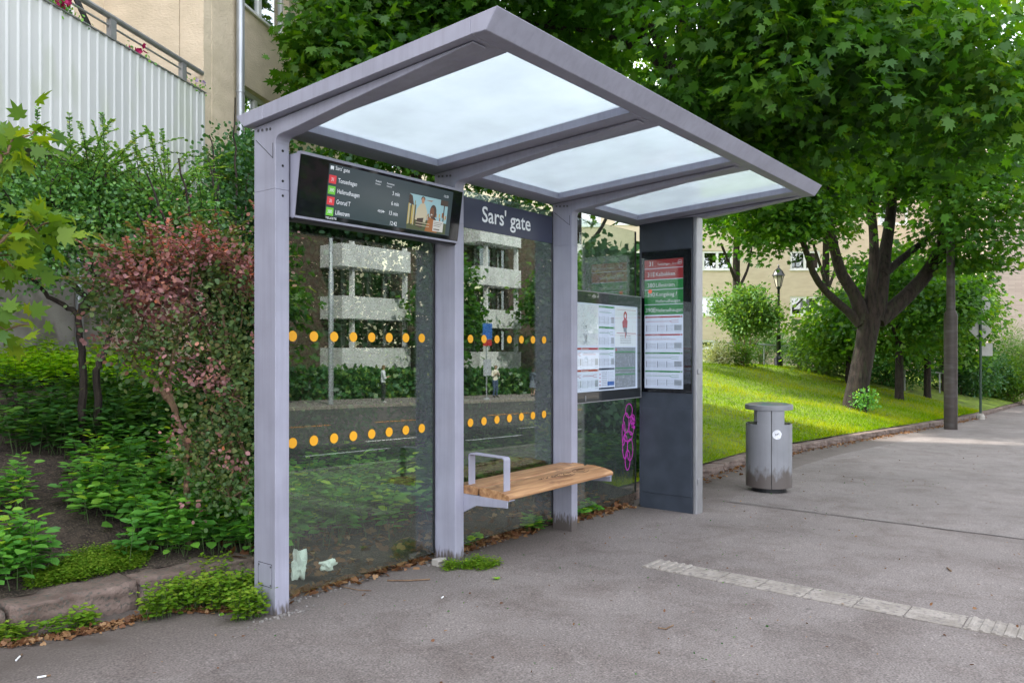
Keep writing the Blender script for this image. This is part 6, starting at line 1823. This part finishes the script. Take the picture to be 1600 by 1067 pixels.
stone('cobble_stone', x - .045, x + .045, y - .03, y + .03, zg(x) - .01, zg(x) + .045, 77, 'small grey stone lying in the weeds at the foot of the second post', rough=.006, m='concrete')
bpy.data.objects['cobble_stone']['category'] = 'stone'
# one green leaf on the asphalt
x, y = g0(775, 906)
lf = leaves('fallen_leaf', T_FIVE, np.array([[x, y, zg(x) + .008], [x + .01, y - .015, zg(x) + .014]]), np.array([[1., .2, .1], [-.4, 1, .15]]), np.array([[0, .1, 1.], [.2, 0, 1]]), .05, 'nettle')
tag(lf, 'single green leaf lying on the asphalt below the bench', 'leaf')

# ------------------------------------------------------------------ people and furniture over the road (mirrored in the glass)
def person(label, x, y, faceang, skin, shirt, trousers, hair, pose='phone', skirt=False, H=1.72, hairlen=.0):
    z0 = float(zfar(x, y)); S = H / 1.72
    root = empty('person', label, 'person', (x, y, z0), rz=faceang)
    def P(a, b, c_): return Vector((a, b, c_)) * S
    # +y is the way the person faces
    J = dict(pel=P(0, 0, .95), sp=P(0, 0, 1.12), ch=P(0, .01, 1.32), nk=P(0, .0, 1.46), hd0=P(0, .025, 1.53), hd1=P(0, .04, 1.62), hd2=P(0, .03, 1.69))
    verts = []; edges = []; rad = []
    def v(p, r_): verts.append(p); rad.append(r_ * S); return len(verts) - 1
    pel = v(J['pel'], .125); sp = v(J['sp'], .115); ch = v(J['ch'], .135); nk = v(J['nk'], .052); h0 = v(J['hd0'], .068); h1 = v(J['hd1'], .088); h2 = v(J['hd2'], .072)
    edges += [(pel, sp), (sp, ch), (ch, nk), (nk, h0), (h0, h1), (h1, h2)]
    hands = []
    for s_ in (-1, 1):
        hip = v(P(.095 * s_, 0, .86), .088); kn = v(P(.10 * s_, .02 if s_ > 0 else .05, .48), .058); an_ = v(P(.105 * s_, -.02, .09), .036); toe = v(P(.12 * s_, .13, .035), .032)
        edges += [(pel, hip), (hip, kn), (kn, an_), (an_, toe)]
        sh = v(P(.175 * s_, .0, 1.385), .056)
        if pose == 'phone': el = v(P(.22 * s_, .02, 1.10), .040); wr = v(P(.07 * s_, .24, 1.18), .027)
        elif pose == 'fold': el = v(P(.25 * s_, .03, 1.12), .042); wr = v(P(.05 * s_, .17, 1.26), .028)
        else: el = v(P(.23 * s_, -.01, 1.10), .040); wr = v(P(.22 * s_, .07, .87), .027)
        edges += [(ch, sh), (sh, el), (el, wr)]
        dirw = (verts[wr] - verts[el]).normalized()
        palm = v(verts[wr] + dirw * .055 * S, .030); edges.append((wr, palm)); hands.append((verts[wr], verts[palm], dirw, s_))
    me = bpy.data.meshes.new('body'); me.from_pydata([tuple(p) for p in verts], edges, [])
    ob = bpy.data.objects.new('body', me); col.objects.link(ob)
    md = ob.modifiers.new('Skin', 'SKIN'); ob.modifiers.new('Sub', 'SUBSURF').levels = 2
    for i, sv in enumerate(me.skin_vertices[0].data): sv.radius = (rad[i], rad[i] * (.72 if i in (0, 1, 2) else 1)); sv.use_root = (i == 0)
    dg = bpy.context.evaluated_depsgraph_get()
    m2 = bpy.data.meshes.new_from_object(ob.evaluated_get(dg)); bpy.data.objects.remove(ob)
    # fingers and thumb
    mb = MB()
    for wr, pl, d, s_ in hands:
        side = d.cross(Vector((0, 0, 1))).normalized() * s_; up_ = side.cross(d) * s_
        for k, L in enumerate((.062, .070, .066, .052)):
            o_ = pl + side * (.024 - .016 * k) * S + d * .018 * S
            mb.tube([o_, o_ + d * L * .5 * S, o_ + d * L * .8 * S + Vector((0, 0, -.02)) * S], [.0085 * S, .008 * S, .006 * S], 6)
        o_ = wr + side * .022 * S + d * .01; mb.tube([o_, o_ + side * .02 * S + d * .035 * S, o_ + side * .012 * S + d * .062 * S], [.010 * S, .009 * S, .007 * S], 6)
    # face: nose, ears
    hc = J['hd1'] ; f = S
    mb.tube([hc * S + Vector((0, .085, .015)) * f, hc * S + Vector((0, .105, -.02)) * f], [.008 * f, .013 * f], 6)
    for s_ in (-1, 1): mb.tube([hc * S + Vector((.083 * s_, 0, .02)) * f, hc * S + Vector((.090 * s_, -.005, -.025)) * f], [.012 * f, .010 * f], 6)
    k0 = len(m2.vertices)
    allv = [tuple(v_.co) for v_ in m2.vertices] + mb.v; allf = [tuple(p.vertices) for p in m2.polygons] + [tuple(i + k0 for i in f_) for f_ in mb.f]
    bm_ = bpy.data.meshes.new('body'); bm_.from_pydata(allv, [], allf); bm_.polygons.foreach_set('use_smooth', [True] * len(allf))
    mk = lambda n_, c_: mat(n_, tuple(q * .9 for q in c_), c_, scale=20, rough=.75)
    mats_ = [mk('skin', skin)]
    ob = link_mesh('body', bm_, mats_, root, False)
    # clothing: the parts of the body surface, pushed out a little
    def cloth(name, test, c_, d=.012):
        nrm = [v_.normal for v_ in bm_.vertices]; idx = {}; vs = []; fs = []
        bm_.update()
        for p in bm_.polygons:
            c0_ = p.center
            if p.vertices[0] < k0 and test(c0_ / S):
                f_ = []
                for i in p.vertices:
                    if i not in idx: idx[i] = len(vs); vs.append(tuple(bm_.vertices[i].co + bm_.vertices[i].normal * d * S))
                    f_.append(idx[i])
                fs.append(tuple(f_))
        mm = bpy.data.meshes.new(name); mm.from_pydata(vs, [], fs); mm.polygons.foreach_set('use_smooth', [True] * len(fs))
        link_mesh(name, mm, [mk(name, c_)], root, False)
    cloth('shirt', lambda c_: .93 < c_.z < 1.475 and not (abs(c_.x) > .03 and c_.y > .11 and c_.z < 1.3), shirt, .014)
    if skirt:
        mb = MB(); prof = [(.15, .98), (.19, .8), (.235, .55)]
        vs_ = MB(); vs_.lathe([(a * S, b * S) for a, b in prof], (0, 0, 0), 20); vs_.build('skirt', mk('skirt', trousers), root, smooth=True, local=True)
    else: cloth('trousers', lambda c_: .11 < c_.z < .955 and abs(c_.x) < .2 and c_.y < .15, trousers, .012)
    cloth('shoes', lambda c_: c_.z < .11, (.5, .5, .5) if pose == 'phone' else (.04, .03, .03), .010)
    cloth('hair', lambda c_: c_.z > 1.60 + (.0 if c_.y < .06 else .07) - (hairlen if c_.y < .02 else 0) and c_.z > 1.35 and abs(c_.x) < .12, hair, .016)
    mb = MB()
    for s_ in (-1, 1): mb.tube([hc * S + Vector((.032 * s_, .083, .018)) * f, hc * S + Vector((.032 * s_, .089, .018)) * f], .009 * f, 8)
    mb.tube([hc * S + Vector((-.022, .080, -.048)) * f, hc * S + Vector((.022, .080, -.048)) * f], .005 * f, 6)
    mb.build('face_features', 'bark_dark', root, local=True)
    return root
person('woman in white top and dark leggings looking at her phone, mirrored in the first pane', 23.3, -17.35, R(-60), (.42, .26, .19), (.62, .65, .70), (.02, .02, .025), (.16, .08, .04), 'phone', H=1.68, hairlen=.12)
person('man in a cream t-shirt and blue jeans with raised hands, mirrored in the middle pane', 33.2, -19.1, R(10), (.38, .24, .17), (.66, .62, .52), (.05, .08, .15), (.03, .02, .015), 'fold', H=1.8)
person('woman in a dark dress with bare arms walking, mirrored right of the man', 36.0, -18.6, R(-80), (.42, .27, .2), (.08, .10, .14), (.12, .14, .18), (.04, .02, .015), 'stand', skirt=True, H=1.66, hairlen=.15)

x, y = 20.9, -17.9; z = float(zfar(x, y))
lp = empty('lamp_column', 'grey steel street column mirrored left of the white balcony bay', 'pole', (x, y, z))
mb = MB(); mb.lathe([(.11, 0), (.11, 5.5), (.085, 5.55), (.07, 10)], (x, y, z), 16); mb.build('column_shaft', 'zinc', lp, smooth=True)
x, y = 30.4, -17.4; z = float(zfar(x, y))
bs = empty('bus_stop_sign', 'blue and red bus stop sign on a thin pole, mirrored in the middle pane', 'sign', (x, y, z))
mb = MB(); mb.tube([(x, y, z), (x, y, z + 3.9)], .035, 10); mb.lathe([(.16, 0), (.14, .08)], (x, y, z), 12); mb.build('pole', 'zinc', bs)
mb = MB(); mb.box((x - .36, y + .04, z + 3.05), (x + .36, y + .08, z + 3.85)); mb.build('blue_panel', 'blueprint', bs, bevel=.01)
mb = MB(); mb.box((x - .33, y + .04, z + 2.72), (x + .33, y + .08, z + 3.03)); mb.build('red_panel', 'red', bs)
mb = MB(); mb.box((x - .30, y + .04, z + 1.2), (x + .30, y + .07, z + 2.05)); mb.build('timetable_board', 'grey2', bs)
x, y = 30.0, -19.6; z = float(zfar(x, y))
ub_ = empty('utility_box', 'pale grey street cabinet mirrored at the left of the middle pane', 'cabinet', (x, y, z))
mb = MB(); mb.box((x - .6, y - .3, z), (x + .6, y + .3, z + 1.9)); cab = mb.build('cabinet_body', 'opp_white', ub_, bevel=.02)
for xd in (x - .54, x + .02):
    mb = MB(); mb.box((xd, y + .302, z + .12), (xd + .52, y + .318, z + 1.78)); mb.build('door', 'sign_back', ub_)
# low hedge and wall in front of the house over the road
fh = MB()
P_ = []
r = np.random.default_rng(130); nH = 9000
hx_ = 12 + 48 * r.random(nH); hy_ = -23.6 + r.normal(0, .35, nH); hz_ = zfar(hx_, hy_) + 1.6 * r.random(nH)
hd = leaves('far_hedge', T_FIVE, np.stack([hx_, hy_, hz_], 1), r.normal(0, 1, (nH, 3)), r.normal(0, 1, (nH, 3)), .3, 'vine', None)
tag(hd, 'leafy hedge at the foot of the house over the road', 'hedge')
